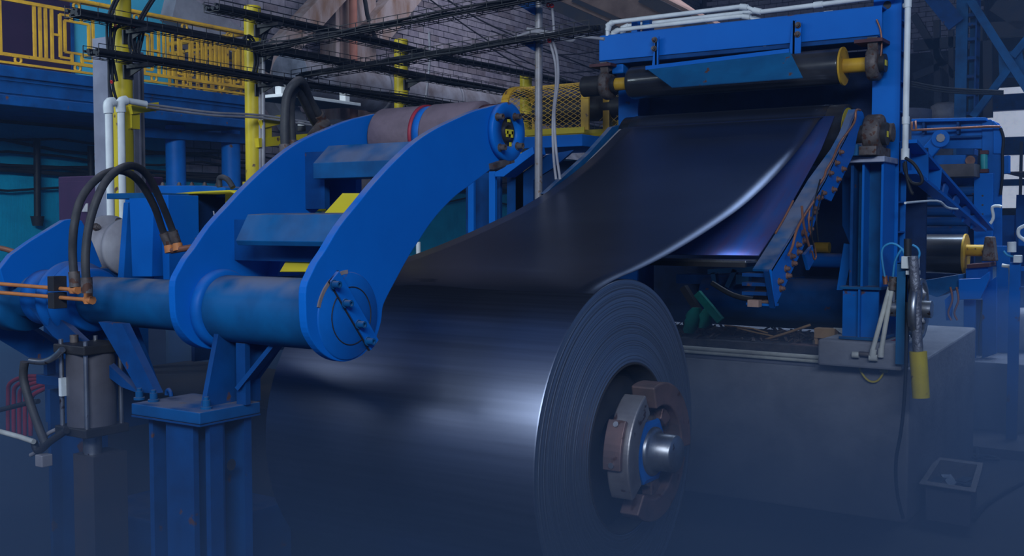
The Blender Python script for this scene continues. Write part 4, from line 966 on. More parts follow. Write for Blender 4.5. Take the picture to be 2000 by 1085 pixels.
# bearing on the post
BX = -1.535; 
BY, BZ = RY, 2.22
bp_ = PX(1715, 262, BX); 
lbk = thing('bearing_block', 'dark pillow block bearing on the post top by the lower roll', 'bearing', (BX, bp_.y, bp_.z-.12))
by, bz = bp_.y, bp_.z
MB().lathe((BX-.06, by, bz), (1, 0, 0), [(0, .02), (0, .10), (.01, .106), (.075, .106), (.085, .1), (.085, .05)], 48).build('housing', IRON, lbk)
MB().cyl((BX+.02, by, bz), (BX+.05, by, bz), .06, n=30).build('end_cover', BLK, lbk)
MB().box((BX+.05, by-.018, bz-.018), (BX+.053, by+.012, bz+.014)).build('paint_mark', YELF, lbk)
MB().box((BX-.06, by-.15, bz-.118), (BX+.03, by+.15, bz-.07)).build('foot', IRON, lbk, .004)
MB().box((BX-.14, by-.17, bz-.12), (BX-.06, by-.10, bz-.06)).build('lug_block', BLUET, lbk, .004)
inst(BOLT_M, 'bolt', (BX-.10, by-.17, bz-.085), lbk, rot=(0, 0, -PI/2))
# post
ptz = bz-.122
po = thing('bearing_post', 'blue welded H section post with a capping plate under the lower roll bearing', 'post', (-1.56, 5.98, 1.08))
a = PY(1672, 275, 5.80).x
MB().box((-1.73, 5.80, ptz-.03), (-1.475, 6.09, ptz)).build('cap_plate', mat('pale_worn_plate', (.42, .42, .50), .5, .2, col2=(.1, .14, .3), scale=5), po, .003)
MB().box((-1.66, 5.84, 1.36), (-1.645, 6.08, ptz-.03)).build('web', BLUED, po)
MB().box((-1.675, 5.95, 1.36), (-1.50, 5.965, ptz-.03)).build('web', BLUEG, po)
MB().box((-1.60, 5.84, 1.36), (-1.588, 6.08, ptz-.03)).build('rib', BLUE, po)
MB().box((-1.50, 5.84, 1.36), (-1.488, 6.08, ptz-.03)).build('web', BLUEP, po)
a = PY(1660, 560, 5.80)
MB().box((-1.70, 5.80, 1.345), (-1.48, 6.10, 1.36)).build('joint_plate', BLUEG, po, .002)
MB().box((-1.69, 5.83, 1.09), (-1.50, 5.845, 1.345)).build('base_flange', BLUE, po)
MB().box((-1.69, 6.07, 1.09), (-1.50, 6.085, 1.345)).build('base_flange', BLUE, po)
MB().box((-1.60, 5.80, 1.09), (-1.59, 6.085, 1.345)).build('base_web', BLUE, po)
MB().box((-1.70, 5.80, 1.075), (-1.48, 6.10, 1.09)).build('base_plate', BLUEG, po, .002)
# dark gusset panel left of the post
q = [PY(*p, 6.05) for p in ((1638, 345), (1690, 345), (1690, 555), (1670, 520), (1638, 440))]
single(MB().prism([(p.x, p.z) for p in q], 'Y', 6.12, 6.14), 'gusset_panel', BLUE, 'dark blue tapered gusset panel left of the bearing post', 'panel')
q = [PY(*p, 5.95) for p in ((1648, 475), (1668, 478), (1650, 566), (1634, 566))]
single(MB().prism([(p.x, p.z) for p in q], 'Y', 5.95, 5.96), 'hanging_plate', BLUE, 'narrow blue plate hanging left of the post base', 'plate')

# ------------------------------------------------------------------ threading table under the strip
tt = thing('threading_table', 'swinging threading table with a shiny blue sheet and a bolted side beam', 'table', (-2.2, 5.3, 1.4))
XT = -1.745
def T(px, py, X=XT): return PX(px, py, X)
r0, r1, r2 = T(1628, 228), T(1580, 335), T(1482, 500)
rows = [T(1630, 226), T(1604, 290), T(1570, 352), T(1530, 425), T(1482, 498)]
vs = []
for k, p in enumerate(rows):
    for x in (-2.98, -2.6, -2.2, XT): vs.append((x, p.y, p.z))
fs = [(j*4+i, j*4+i+1, (j+1)*4+i+1, (j+1)*4+i) for j in range(len(rows)-1) for i in range(3)]
o = MB().add(vs, fs, True).build('table_sheet', TABLEM, tt); mo = o.modifiers.new('thickness', 'SOLIDIFY'); mo.thickness = .006
lp0 = rows[-1]
MB().box((-2.98, lp0.y-.16, lp0.z-.032), (XT, lp0.y+.0, lp0.z-.02)).build('front_lip', STEEL, tt, .003)
MB().bar((-2.98, lp0.y-.16, lp0.z-.04), (XT, lp0.y-.16, lp0.z-.04), .02, .02).build('lip_edge', BLK, tt)
for px, py in ((1425, 491), (1433, 480), (1510, 432)):
    q = T(px, py); 
# upper doubler plate
q = [T(1597, 332, XT+.02), T(1610, 332, XT+.02), T(1560, 420, XT+.02), T(1497, 520, XT+.02), T(1487, 505, XT+.02)]
MB().prism([(p.y, p.z) for p in q], 'X', XT+.01, XT+.02).build('edge_plate', BLK, tt)
# side beam
XS = -1.60
so = [(1656, 218), (1668, 212), (1684, 214), (1692, 236), (1688, 252), (1660, 330), (1640, 392), (1622, 440), (1513, 602), (1497, 528), (1545, 445), (1600, 330), (1640, 250)]
so = [(1674, 213), (1680, 213), (1686, 220), (1691, 240), (1680, 246), (1675, 262), (1668, 300), (1624, 393), (1606, 385), (1590, 440), (1513, 602), (1509, 560), (1507, 526), (1560, 440), (1612, 350), (1640, 290), (1655, 262)]
P = [PX(*p, XS) for p in so]
sb = MB().prism([(p.y, p.z) for p in P], 'X', XS-.012, XS).build('side_beam', BLUEP, tt, .002)
# top flange of the beam (dusty)
fl_ = [PX(*p, XS) for p in ((1507, 526), (1560, 440), (1612, 350), (1640, 290), (1655, 262), (1674, 213))]
vs = []
for p in fl_: wf = .045 if p.y > 5.3 else .085; vs += [(XS-wf, p.y, p.z), (XS, p.y, p.z)]
o = MB().add(vs, [(2*i, 2*i+1, 2*i+3, 2*i+2) for i in range(len(fl_)-1)]).build('beam_flange', BLUEG, tt); mo = o.modifiers.new('thickness', 'SOLIDIFY'); mo.thickness = .01
e0, e1 = PX(1501, 528, XS), PX(1513, 600, XS)
MB().bar((XS-.01, e0.y, e0.z), (XS-.01, e1.y, e1.z), .02, .015).build('end_rib', BLUED, tt)
MB().bar((XS-.13, e1.y+.03, e1.z+.01), (XS, e1.y+.02, e1.z+.01), .05, .01).build('bottom_foot', BLUE, tt)
MB().prism([(XS-.11, e1.z+.015), (XS-.03, e1.z+.015), (XS-.045, e1.z+.10), (XS-.09, e1.z+.10)], 'Y', e1.y+.01, e1.y+.05).build('foot_block', mat('brown_block', (.35, .22, .18), .8), tt, .006)
for k in range(3): MB().box((XS-.13, e0.y+.03, e0.z-.03-k*.04), (XS-.02, e0.y+.10, e0.z-.015-k*.04)).build('leaf', BLUED, tt)
MB().box((XS-.10, e0.y+.02, e0.z-.16), (XS-.05, e0.y+.06, e0.z-.13)).build('foot_block', MATS['brown_block'], tt)
for px, py in ((1640, 297), (1632, 318), (1645, 330), (1620, 338), (1635, 350), (1626, 370), (1606, 377), (1599, 386), (1590, 407), (1588, 415), (1579, 427), (1580, 447), (1567, 455), (1569, 470), (1557, 478), (1558, 492), (1545, 500), (1548, 514), (1534, 524), (1537, 538), (1521, 549), (1524, 563)):
    inst(BOLT_M, 'bolt', PX(px, py, XS), tt, scale=(.5, .58, .58))
q = PX(1598, 470, XS); qq = [PX(*p, XS-.02) for p in ((1570, 497), (1586, 478), (1588, 510), (1578, 527))]
MB().prism([(p.y, p.z) for p in qq], 'X', XS-.03, XS-.015).build('lower_tab', BLUE, tt)
# copper capillary lines along the beam
for pts, rr_ in (([(1680, 215), (1672, 216), (1668, 240), (1640, 280), (1627, 310), (1614, 332), (1610, 345), (1600, 360)], .006),
                 ([(1549, 392), (1535, 420), (1515, 455)], .005), ([(1566, 402), (1570, 440), (1580, 480)], .006), ([(1595, 385), (1560, 440), (1548, 480), (1540, 498)], .006),
                 ([(1582, 405), (1580, 440), (1590, 480), (1594, 500), (1590, 506), (1586, 490)], .004)):
    MB().tube([PX(*p, XS+.03) for p in pts], rr_, 8, sub=5).build('copper_line', COPP, tt)
for pts in ([(1602, 350), (1590, 400), (1585, 450), (1590, 485)], [(1606, 375), (1595, 420), (1598, 470)]):
    MB().tube([PX(*p, XS+.035) for p in pts], .004, 6, sub=5).build('black_line', CABL, tt)
# left side beam of the table
ls = [PX(*p, -3.06) for p in ((1216, 243), (1196, 248), (1150, 300), (1095, 350), (1065, 378), (1075, 385), (1120, 345), (1180, 290))]
MB().prism([(p.y, p.z) for p in ls], 'X', -3.09, -3.06).build('left_side_beam', BLUEG, tt)
ls2 = [PX(*p, -3.04) for p in ((1212, 252), (1130, 335), (1120, 345), (1200, 275))]
MB().prism([(p.y, p.z) for p in ls2], 'X', -3.05, -3.03).build('left_strap', CABG, tt)

# white pipes over the gantry
for i, (pts, Y, lab) in enumerate((([(1187, 85), (1187, 50), (1192, 44), (1455, 12), (1480, 24), (1600, 9), (1760, -12)], 6.02, 'topmost white pipe run over the gantry beam'),
                                  ([(1196, 80), (1196, 66), (1203, 59), (1460, 30), (1478, 42), (1600, 28)], 6.08, 'lower white pipe run over the gantry beam with a kink at the middle'),
                                  ([(1215, 78), (1216, 55), (1222, 51), (1478, 22)], 6.2, 'short white pipe run behind the first two over the gantry'),
                                  ([(1262, 68), (1478, 43), (1620, 27), (1768, 11)], 6.25, 'rearmost white pipe run that reaches the tall riser'))):
    P = polyline('Y', Y, pts); t = thing('white_pipe', lab, 'pipe', P[0])
    MB().tube(P, .0135, 12).build('pipe', WHITE, t)
    for k in range(1, len(P)-1): MB().cyl(P[k]-(P[k]-P[k-1]).normalized()*.03, P[k]+(P[k+1]-P[k]).normalized()*.02, .018, n=14).build('elbow', WHITE, t)
t = thing('white_riser', 'thick white vertical pipe down the right side of the gantry column', 'pipe', PY(1768, 400, 6.3))
P = polyline('Y', 6.02, [(1770, -30), (1768, 290)]); P2 = PY(1768, 312, 6.02)
xx = P[1].x
MB().tube([(xx, 6.02, 3.25), (xx, 6.02, P[1].z)], .0165, 16).build('pipe', WHITE, t)
MB().cyl((xx, 6.02, P[1].z), (xx, 6.02, P2.z), .022, n=16).build('socket', WHITE, t)
for py in (8, 235): q = PY(1768, py, 6.02); MB().cyl((xx, 6.02, q.z-.02), (xx, 6.02, q.z+.02), .020, n=16).build('collar', WHITE, t)
for pts, lab in (([(1768, 308), (1785, 320), (1800, 345), (1798, 358), (1780, 356), (1768, 335), (1766, 318)], 'black cable loop hanging under the white riser'), ([(1768, 315), (1772, 350), (1780, 375), (1784, 378)], 'black cable tail below the white riser')):
    single(MB().tube(polyline('Y', 6.0, pts), .009, 8, sub=5), 'black_cable', CABL, lab, 'cable')

# ================================================================== CONCRETE BLOCK and what stands on it
cbk = thing('concrete_foundation', 'big grey concrete foundation block that the gantry stands on', 'foundation', (-2.5, 6.8, ZF))
yF, ZB = 5.88, 1.0
xR_ = -1.345
MB().prism([(5.88, ZF), (7.72, ZF), (7.72, 1.0), (5.88, .93)], 'X', -3.6, xR_).build('block', CONC, cbk, .012)
MB().box((-1.80, 5.76, .93), (-1.36, 6.2, 1.072)).build('plinth', CONC, cbk, .012)
MB().box((-3.4, 5.875, .905), (-1.85, 5.95, .945)).build('edge_angle', GREYP, cbk)
MB().box((-3.55, 5.96, .94), (-1.82, 6.77, 1.006)).build('dark_bed', mat('dark_bed_coat', (.05, .045, .05), .7, col2=(.10, .08, .08), scale=14, bump=.6, bscale=40), cbk, .003)  # dark sheet added to tone down the brightly lit block top
q = thing('conduit_run', 'pair of pale conduit pipes lying along the top edge of the concrete block', 'pipe', (-2.5, 5.85, .95))
for dz, r_ in ((.968, .012), (.945, .010)):
    MB().tube([(-3.4, 5.86, dz), (PY(1690, 702, 5.86).x, 5.86, dz-.01)], r_, 10).build('pipe', IVORY, q)
# leaning ivory pipes and fittings
t = thing('sprinkler_pipes', 'two ivory pipes leaning up from the block to a threaded junction', 'pipe', PY(1700, 700, 5.74))
YJ = 5.74
MB().tube(polyline('Y', YJ, [(1703, 688), (1738, 560)]), .0125, 12).build('pipe', IVORY, t)
MB().tube(polyline('Y', YJ, [(1720, 690), (1743, 555)]), .0125, 12).build('pipe', IVORY, t)
MB().cyl(PY(1703, 700, YJ), PY(1706, 682, YJ), .018, n=14).build('elbow', IVORY, t)
MB().cyl(PY(1698, 698, YJ), PY(1714, 699, YJ), .018, n=14).build('elbow', IVORY, t)
MB().cyl(PY(1720, 697, YJ), PY(1721, 680, YJ), .016, n=14).build('elbow', IVORY, t)
MB().cyl(PY(1665, 692, YJ), PY(1678, 693, YJ), .017, n=12).build('tee', IVORY, t)
MB().cyl(PY(1678, 690, YJ), PY(1698, 692, YJ), .013, n=12).build('valve', IRON, t)
MB().cyl(PY(1736, 556, YJ), PY(1750, 548, YJ), .018, n=12).build('junction', IRON, t)
MB().cyl(PY(1742, 566, YJ), PY(1744, 540, YJ), .020, n=12).build('junction', IRON, t)
MB().cyl(PY(1730, 555, YJ), PY(1728, 538, YJ), .013, n=12).build('nut', COPP, t)
for pts, lab in (([(1728, 540), (1722, 500), (1726, 482), (1742, 475), (1760, 484), (1768, 500), (1771, 516)], 'light blue air hose arching left from the junction box'),
                 ([(1744, 540), (1748, 510), (1760, 488), (1768, 490)], 'thin light blue air hose from the junction up to the box'),
                 ([(1782, 478), (1792, 484), (1796, 496), (1790, 510)], 'light blue air hose stub curving right of the box')):
    single(MB().tube(polyline('Y', 5.70, pts), .0058, 8, sub=6), 'air_hose', LTBL, lab, 'hose')
t = thing('control_post', 'turquoise blue angle post on the block corner carrying a white switch box', 'post', PY(1760, 712, 5.72))
a, b = PY(1752, 515, 5.72), PY(1774, 712, 5.72)
MB().box((a.x, 5.72, b.z), (PY(1770, 600, 5.72).x, 5.735, a.z)).build('angle', BLUET, t)
MB().box((PY(1770, 600, 5.72).x-.006, 5.72, b.z), (PY(1770, 600, 5.72).x, 5.80, a.z-.02)).build('angle', BLUED, t)
a, b = PY(1760, 500, 5.68), PY(1789, 525, 5.68)
MB().box((a.x, 5.68, b.z), (b.x, 5.76, a.z)).build('switch_box', WHITE, t, .004)
a = PY(1773, 500, 5.70); b = PY(1773, 466, 5.70)
MB().cyl(a, b, .019, n=20).build('knob', BLK, t)
a = PY(1765, 532, 5.69); MB().box((a.x+.01, 5.69, a.z-.01), (a.x+.07, 5.74, a.z+.01)).build('box_foot', WHITE, t)
# yellow rubber pendant with foil-wrapped neck
t = thing('wrapped_column', 'foil wrapped pipe with a yellow padded sleeve hanging at the block corner', 'column', PY(1795, 775, 5.66))
a, b = PY(1793, 686, 5.66), PY(1799, 776, 5.66)
MB().tube([a, (a+b)/2, b], .043, 20).build('yellow_sleeve', YELO if False else YEL, t)
rr = random.Random(5); P = polyline('Y', 5.68, [(1783, 500), (1788, 560), (1790, 610), (1791, 650), (1793, 688)])
MB().tube(P, .026, 10, sub=5).build('foil_wrap', mat('crumpled_foil', (.20, .20, .24), .45, .4, col2=(.10, .10, .13), scale=25, bump=.9, bscale=45), t)
t = single(MB().tube(polyline('Y', 5.66, [(1772, 590), (1770, 700), (1766, 780), (1760, 840), (1750, 900), (1752, 960), (1764, 1012)]), .009, 8, sub=6), 'black_cable', CABL, 'black cable running down the corner of the concrete block to the floor', 'cable')
t = single(MB().tube(polyline('Y', 5.86, [(1674, 694), (1680, 722), (1695, 742), (1712, 744), (1725, 728), (1730, 705)]), .006, 8, sub=6), 'yellow_cable', YEL, 'yellow cable drooping across the face of the concrete block', 'cable')
a = PY(1726, 716, 5.86); single(MB().box((a.x-.02, 5.85, a.z-.03), (a.x+.02, 5.88, a.z+.03)), 'yellow_socket', YEL, 'small yellow socket fixed to the block above the cord end', 'socket', bevel=.004)
# hand wheel
W0 = PX(1796, 603, -1.28)
t = thing('hand_wheel', 'large steel hand wheel with a stub axle right of the control post', 'wheel', W0)
MB().lathe(W0, (1, 0, 0), [(-.025, .135), (-.025, .156), (.0, .160), (.015, .156), (.015, .135), (-.025, .135)], 48).build('rim', STEEL, t)
for k in range(3):
    a_ = PI*k/3+.5; d = Vector((0, math.cos(a_), math.sin(a_))); MB().bar(W0-d*.14, W0+d*.14, .03, .018, up=(1, 0, 0)).build('spoke', STEEL, t)
MB().cyl(W0-Vector((.15, 0, 0)), W0+Vector((.06, 0, 0)), .045, n=28).build('axle', STEEL, t)
single(MB().cyl(W0+Vector((-.10, .02, .13)), W0+Vector((-.03, .02, .13)), .06, n=30), 'brake_drum', BLK, 'small black drum above and left of the hand wheel', 'drum')
# debris on the block
for pts, lab, r_ in (([(1490, 664), (1530, 652), (1583, 634)], 'long splinter of raw wood on the block', .008), ([(1440, 640), (1480, 650), (1510, 656)], 'pale stick lying behind the splinter', .006), ([(1415, 635), (1470, 641), (1500, 650)], 'thin dark lath among the debris', .005)):
    single(MB().tube(polyline('Y', 6.2, pts), r_, 5), 'wood_splinter', WOOD, lab, 'stick')
a = PY(1590, 640, 6.05); b = PY(1630, 655, 6.05)
single(MB().box((a.x, 6.05, b.z-.02), (b.x, 6.12, a.z)), 'timber_block', WOOD, 'short brown timber block beside the post base', 'timber', bevel=.003)
a = PY(1590, 652, 6.06); single(MB().box((a.x, 6.06, a.z-.07), (a.x+.02, 6.10, a.z)), 'timber_offcut', WOOD, 'small upright timber piece under the timber block', 'timber')
a = PY(1640, 650, 6.1); b = PY(1656, 640, 6.1)
single(MB().prism([(a.x-.03, a.z+.03), (b.x+.02, b.z), (b.x-.01, a.z-.01)], 'Y', 6.08, 6.09), 'paper_scrap', PAPER, 'pale torn scrap of paper by the post foot', 'scrap')
a = PY(1560, 675, 6.0); 
for dx, w, hh, lab in ((-.05, .16, .05, 'flat dark scrap piece lying at the block edge'), (.14, .10, .04, 'small rusty scrap offcut near the timber block')):
    single(MB().box((a.x+dx, 5.98, .985), (a.x+dx+w, 6.06, .985+hh*.5)), 'scrap_piece', SEGR, lab, 'scrap')
rr = random.Random(8); m = MB()
for k in range(160):
    x = rr.uniform(-3.1, -1.9); y = rr.uniform(5.98, 6.7); a_ = rr.uniform(0, PI); l = rr.uniform(.015, .06)
    m.bar((x, y, 1.008), (x+l*math.cos(a_), y+l*math.sin(a_), 1.012+rr.uniform(0, .02)), rr.uniform(.008, .02), .006)
o = single(m, 'debris', IRON, 'small metal and wood debris scattered on the foundation block', 'debris'); o['kind'] = 'stuff'
m = single(MB().tube(polyline('Y', 5.9, [(1700, 665), (1735, 668), (1765, 655)]), .007, 6, sub=3), 'red_rag', RED, 'red twisted rag behind the leaning pipes', 'rag')
# green rags / bags between coil and machine
for k, (px, py, w, h, lab) in enumerate(((1345, 625, .10, .16, 'crumpled teal plastic bag behind the coil edge'), (1372, 618, .09, .14, 'teal cloth draped beside the crumpled bag'))):
    c = PY(px, py, 6.15); m = MB(); rr = random.Random(k)
    vs = []; n, mm = 10, 6
    for j in range(mm+1):
        for i in range(n): 
            a_ = 2*PI*i/n; v = j/mm; R = w*.5*(.35+.65*math.sin(PI*(v*.8+.1)))*(1+rr.uniform(-.25, .25)); vs.append((c.x+R*math.cos(a_)+v*.05, c.y+R*.6*math.sin(a_), c.z+h*(v-.5)))
    m.add(vs, [(j*n+i, j*n+(i+1) % n, (j+1)*n+(i+1) % n, (j+1)*n+i) for j in range(mm) for i in range(n)], True); m.add(vs[:n]+vs[-n:], [tuple(range(n))[::-1], tuple(range(n, 2*n))])
    single(m, 'teal_bag', GREEN, lab, 'bag')
single(MB().bar(PY(1362, 572, 6.1), PY(1408, 626, 6.1), .035, .045), 'teal_lever', GREEN, 'slanting teal painted lever plate under the threading table', 'lever')
single(MB().bar(PY(1335, 560, 6.2), PY(1385, 640, 6.2), .05, .04), 'dark_lever', DARKS, 'dark slanting bar left of the teal lever', 'bar')
# big blue cross pipes behind
def xpipe(pA, pB, Y, r, material, name, lab, cat='pipe', n=32):
    a = PY(*pA, Y); b = PY(*pB, Y); zz = (a.z+b.z)/2
    return single(MB().cyl((a.x, Y, zz), (b.x, Y, zz), r, n=n), name, material, lab, cat)
xpipe((1380, 580), (1665, 590), 6.58, .14, BLUED, 'cross_tube', 'thick dark blue cross tube low behind the threading table', 'tube')
xpipe((1585, 505), (1680, 512), 6.6, .045, BLUEP, 'cross_tube', 'thin bright blue cross tube behind the side beam', 'tube')
single(MB().box((-3.0, 6.55, 1.30), (-2.2, 6.75, 1.36)), 'support_beam', BLUED, 'dark blue support beam behind the coil below the table', 'beam')
a = PY(1592, 483, 6.6); t = single(MB().cyl((a.x, 6.6, a.z), (a.x+.09, 6.6, a.z), .033, n=20), 'yellow_stub', YELO, 'short yellow shaft stub behind the side beam', 'shaft')
t = thing('linkage_frame', 'turquoise blue linkage frame glimpsed under the threading table', 'frame', PY(1430, 545, 6.4))
for p, q_, w in (((1385, 530), (1480, 524), .03), ((1395, 532), (1398, 552), .03), ((1438, 526), (1422, 560), .03), ((1440, 545), (1465, 545), .06)):
    MB().bar(PY(*p, 6.4), PY(*q_, 6.4), .05, w).build('link', BLUET, t)
fit([(1390, 552), (1430, 575), (1470, 584), (1500, 580)], .016, RUB, 6.2, 'rubber_hose', 'dark rubber hose sagging below the threading table', 'hose')

# ================================================================== YELLOW MESH CAGE
cg = thing('mesh_guard', 'arched yellow expanded mesh guard over the drive coupling left of the gantry', 'guard', (-4.0, 6.5, 2.2))
YM = 6.45
xg0, xg1 = PY(986, 240, YM).x, PY(1143, 240, YM).x
zg0, zg1 = PY(1060, 258, YM).z, PY(1060, 165, YM).z
dep = .42; harch = zg1-.12
def arch(x, y0=YM, off=0.):
    P = [(x, y0-off, zg0)]
    for k in range(0, 13):
        a_ = PI - PI*k/12; P.append((x, y0+dep/2+(dep/2+off)*math.cos(a_), harch+(.14+off)*math.sin(a_)))
    P.append((x, y0+dep+off, zg0)); return P
def hoop(x, nm):
    Q = arch(x); m = MB()
    for i in range(len(Q)-1): m.bar(Q[i], Q[i+1], .06, .016, up=(0, (Q[i][1]-YM-dep/2) or .01, (Q[i][2]-harch) if Q[i][2] > harch else .0001))
    m.build(nm, YELO, cg)
hoop(xg0, 'hoop'); hoop(xg1, 'hoop')
MB().bar((xg0, YM, zg0), (xg1, YM, zg0), .03, .04).build('bottom_rail', YEL, cg); MB().bar((xg0, YM+dep, zg0), (xg1+.2, YM+dep, zg0), .03, .04).build('bottom_rail', YEL, cg)
# diamond mesh laid over the arch
Q = [Vector(p) for p in arch(0)]
cum = [0]
for i in range(len(Q)-1): cum.append(cum[-1]+(Q[i+1]-Q[i]).length)
def at_s(s):
    for i in range(len(cum)-1):
        if s <= cum[i+1]: f = (s-cum[i])/(cum[i+1]-cum[i]); return Q[i].lerp(Q[i+1], f)
    return Q[-1]
m = MB(); L = cum[-1]*.62; sw = .030; sh = .0165; nxm = int((xg1-xg0)/sw); nsm = int(L/sh)
for j in range(nsm):
    for i in range(nxm):
        if (i+j) % 2: continue
        c = lambda u, s: Vector((xg0+u*sw, *at_s(min(cum[-1], max(0, s*sh))).yz))
        l_, r_, u_, d_ = c(i, j), c(i+2, j), c(i+1, j+1), c(i+1, j-1)
        m.bar(l_, u_, .0032, .003); m.bar(u_, r_, .0032, .003)
o = m.build('mesh_panel', YELO, cg); o['kind'] = 'stuff'
# rear right part of the guard
xq = PY(1187, 240, 6.6).x
MB().bar((xq, 6.6, PY(1187, 262, 6.6).z), (xq, 6.6, PY(1187, 185, 6.6).z), .05, .05).build('post', YELO, cg)
MB().bar((xq, 6.6, PY(1187, 258, 6.6).z), (xg0+.1, 6.6, PY(1187, 258, 6.6).z), .03, .045).build('bottom_rail', YEL, cg)
m = MB()
for j in range(12):
    for i in range(7):
        if (i+j) % 2: continue
        x0 = xg1+.03+i*.028; z0 = zg0+.03+j*.022
        m.bar((x0, 6.6, z0), (x0+.028, 6.6, z0+.022), .004, .003); m.bar((x0+.028, 6.6, z0+.022), (x0+.056, 6.6, z0), .004, .003)
o = m.build('mesh_panel', YELO, cg); o['kind'] = 'stuff'
single(MB().cyl((xg0+.15, 6.66, 2.50), (xL+.35, 6.66, 2.50), .09, n=28), 'drive_shaft', BLK, 'dark drive coupling shaft inside the mesh guard', 'shaft')
# blue support frame under the cage
fr = thing('support_frame', 'blue frame of upright channels carrying the mesh guard, behind the arm end', 'frame', (-3.7, 5.3, ZF))
a = PY(1012, 268, 6.3); b = PY(1137, 285, 6.3)
MB().box((a.x-.2, 6.3, b.z), (b.x, 6.9, a.z)).build('top_channel', BLUEP, fr, .004)
YS = 5.2
for p0, p1, mm in ((887, 906, BLUED), (906, 926, BLUED), (914, 925, BLUEP), (926, 955, BLUED), (955, 967, BLUEP), (968, 1000, BLUED)):
    a = PY(p0, 330, YS); b = PY(p1, 330, YS); dy = 0 if mm is BLUEP else .12
    MB().box((a.x, YS+dy, ZF), (b.x, YS+dy+.02, 2.0)).build('upright', mm, fr)
q = [PY(*p, YS-.02) for p in ((968, 336), (988, 326), (1003, 308), (1042, 286), (1045, 300), (985, 345), (968, 345))]
MB().prism([(p.x, p.z) for p in q], 'Y', YS-.03, YS+.10).build('curved_arm', BLUEP, fr, .003)
q = [PY(*p, YS) for p in ((985, 345), (1045, 300), (1100, 290), (1060, 325), (1020, 350), (1020, 420), (985, 430))]
MB().prism([(p.x, p.z) for p in q], 'Y', YS+.12, YS+.14).build('side_plate', BLUED, fr)
q0 = PY(1026, 345, 7.0)
single(MB().box((q0.x, 7.0, ZF), (q0.x+.012, 7.03, q0.z)), 'thin_yellow_strip', YEL, 'thin yellow strip glimpsed between blue frame and pole', 'strip')
single(MB().cyl((PY(1033, 345, 7.0).x, 7.0, ZF), PY(1033, 345, 7.0), .012, n=10), 'thin_white_pipe', WHITE, 'thin white pipe glimpsed beside the yellow strip', 'pipe')
single(MB().cyl((-4.2, PX(817, 472, -4.2).y, ZF), PX(817, 472, -4.2), .014, n=10), 'thin_white_pipe', WHITE, 'short white pipe end showing between arm plate and strip', 'pipe')
single(MB().cyl((-4.6, PX(697, 340, -4.6).y, ZF), PX(697, 340, -4.6), .03, n=14), 'grey_riser', CABG, 'short grey riser seen above the upper yellow guard', 'pipe')

# ================================================================== RIGHT BACKGROUND
# second stand down the line
YM2 = 9.6
st = thing('second_roll_stand', 'second blue roll stand further down the line with rounded corner top beam', 'machine', (-1.9, YM2, .6))
def S(px, py, Y=YM2): return PY(px, py, Y)
def sp_(pts, Y0, Y1, name, material, bev=.003):
    P = [PY(*p, Y0) for p in pts]; return MB().prism([(p.x, p.z) for p in P], 'Y', Y0, Y1).build(name, material, st, bev)
sp_([(1780, 237), (1935, 234), (1950, 240), (1958, 252), (1958, 290), (1780, 290)], YM2, YM2+.03, 'head_plate', BLUE)
sp_([(1780, 232), (1925, 229), (1925, 235), (1780, 238)], YM2-.10, YM2, 'top_flange', BLUEP)
for px in (1803, 1870): sp_([(px-2, 238), (px+3, 238), (px+3, 262), (px-2, 262)], YM2-.08, YM2, 'stiffener', BLUED)
sp_([(1918, 234), (1935, 233), (1956, 250), (1957, 520), (1918, 520)], YM2-.02, YM2+.0, 'right_cheek', BLUE)
sp_([(1902, 338), (1940, 338), (1938, 480), (1902, 480)], YM2-.14, YM2-.10, 'cover_plate', BLUEP)
for py in (382, 400, 418, 436): MB().cyl(S(1919, py, YM2-.142), S(1919, py, YM2-.14), .008, n=10).build('hole', BLK, st)
sp_([(1868, 290), (1902, 290), (1902, 302), (1868, 302)], YM2-.0, YM2+.2, 'crosspiece', BLUED)
sp_([(1824, 303), (1886, 302), (1886, 324), (1824, 325)], YM2-.12, YM2-.06, 'guide_plate', BLUE)
sp_([(1862, 345), (1902, 345), (1902, 400), (1862, 390)], YM2-.06, YM2, 'guide_plate', BLUE)
MB().bar(S(1798, 314, YM2-.16), S(1837, 270, YM2-.16), .11, .06, up=(0, 1, 0)).build('link_arm', BLUEP, st, .01)
MB().cyl(S(1837, 270, YM2-.22), S(1837, 270, YM2-.10), .07, n=24).build('link_eye', BLUEP, st)
MB().cyl(S(1837, 269, YM2-.24), S(1837, 269, YM2-.21), .035, n=8).build('pin', STEELP, st)
MB().bar(S(1850, 268, YM2-.05), S(1918, 266, YM2-.05), .03, .015).build('ledge', BLUED, st)
MB().cyl(S(1895, 313, YM2-.16), S(1895, 313, YM2-.06), .038, n=20).build('rusty_eye', MATS['rusty_bolt'], st)
MB().cyl(S(1922, 330, YM2-.12), S(1922, 300, YM2-.12), .028, n=16).build('sight_tube', TEALG, st)
for py in (297, 333): MB().box(tuple(S(1914, py+4, YM2-.15)), tuple(S(1932, py-3, YM2-.08))).build('clamp', MAROON, st)
sp_([(1957, 305), (1970, 303), (1970, 338), (1957, 339)], YM2, YM2+.1, 'side_box', BLUE)
MB().tube([S(1781, 254, YM2-.12), S(1930, 247, YM2-.12), S(1954, 247, YM2-.12)], .010, 8).build('copper_line', COPP, st)
MB().tube([S(1781, 254, YM2-.12), S(1781, 238, YM2-.12), S(1788, 236, YM2-.12), S(1789, 253, YM2-.12)], .010, 8).build('copper_line', COPP, st)
MB().tube([S(1954, 250, YM2-.06), S(1960, 270, YM2-.06), S(1958, 300, YM2-.06), S(1958, 340, YM2-.06), S(1954, 380, YM2-.06)], .012, 8, sub=4).build('black_line', CABL, st)
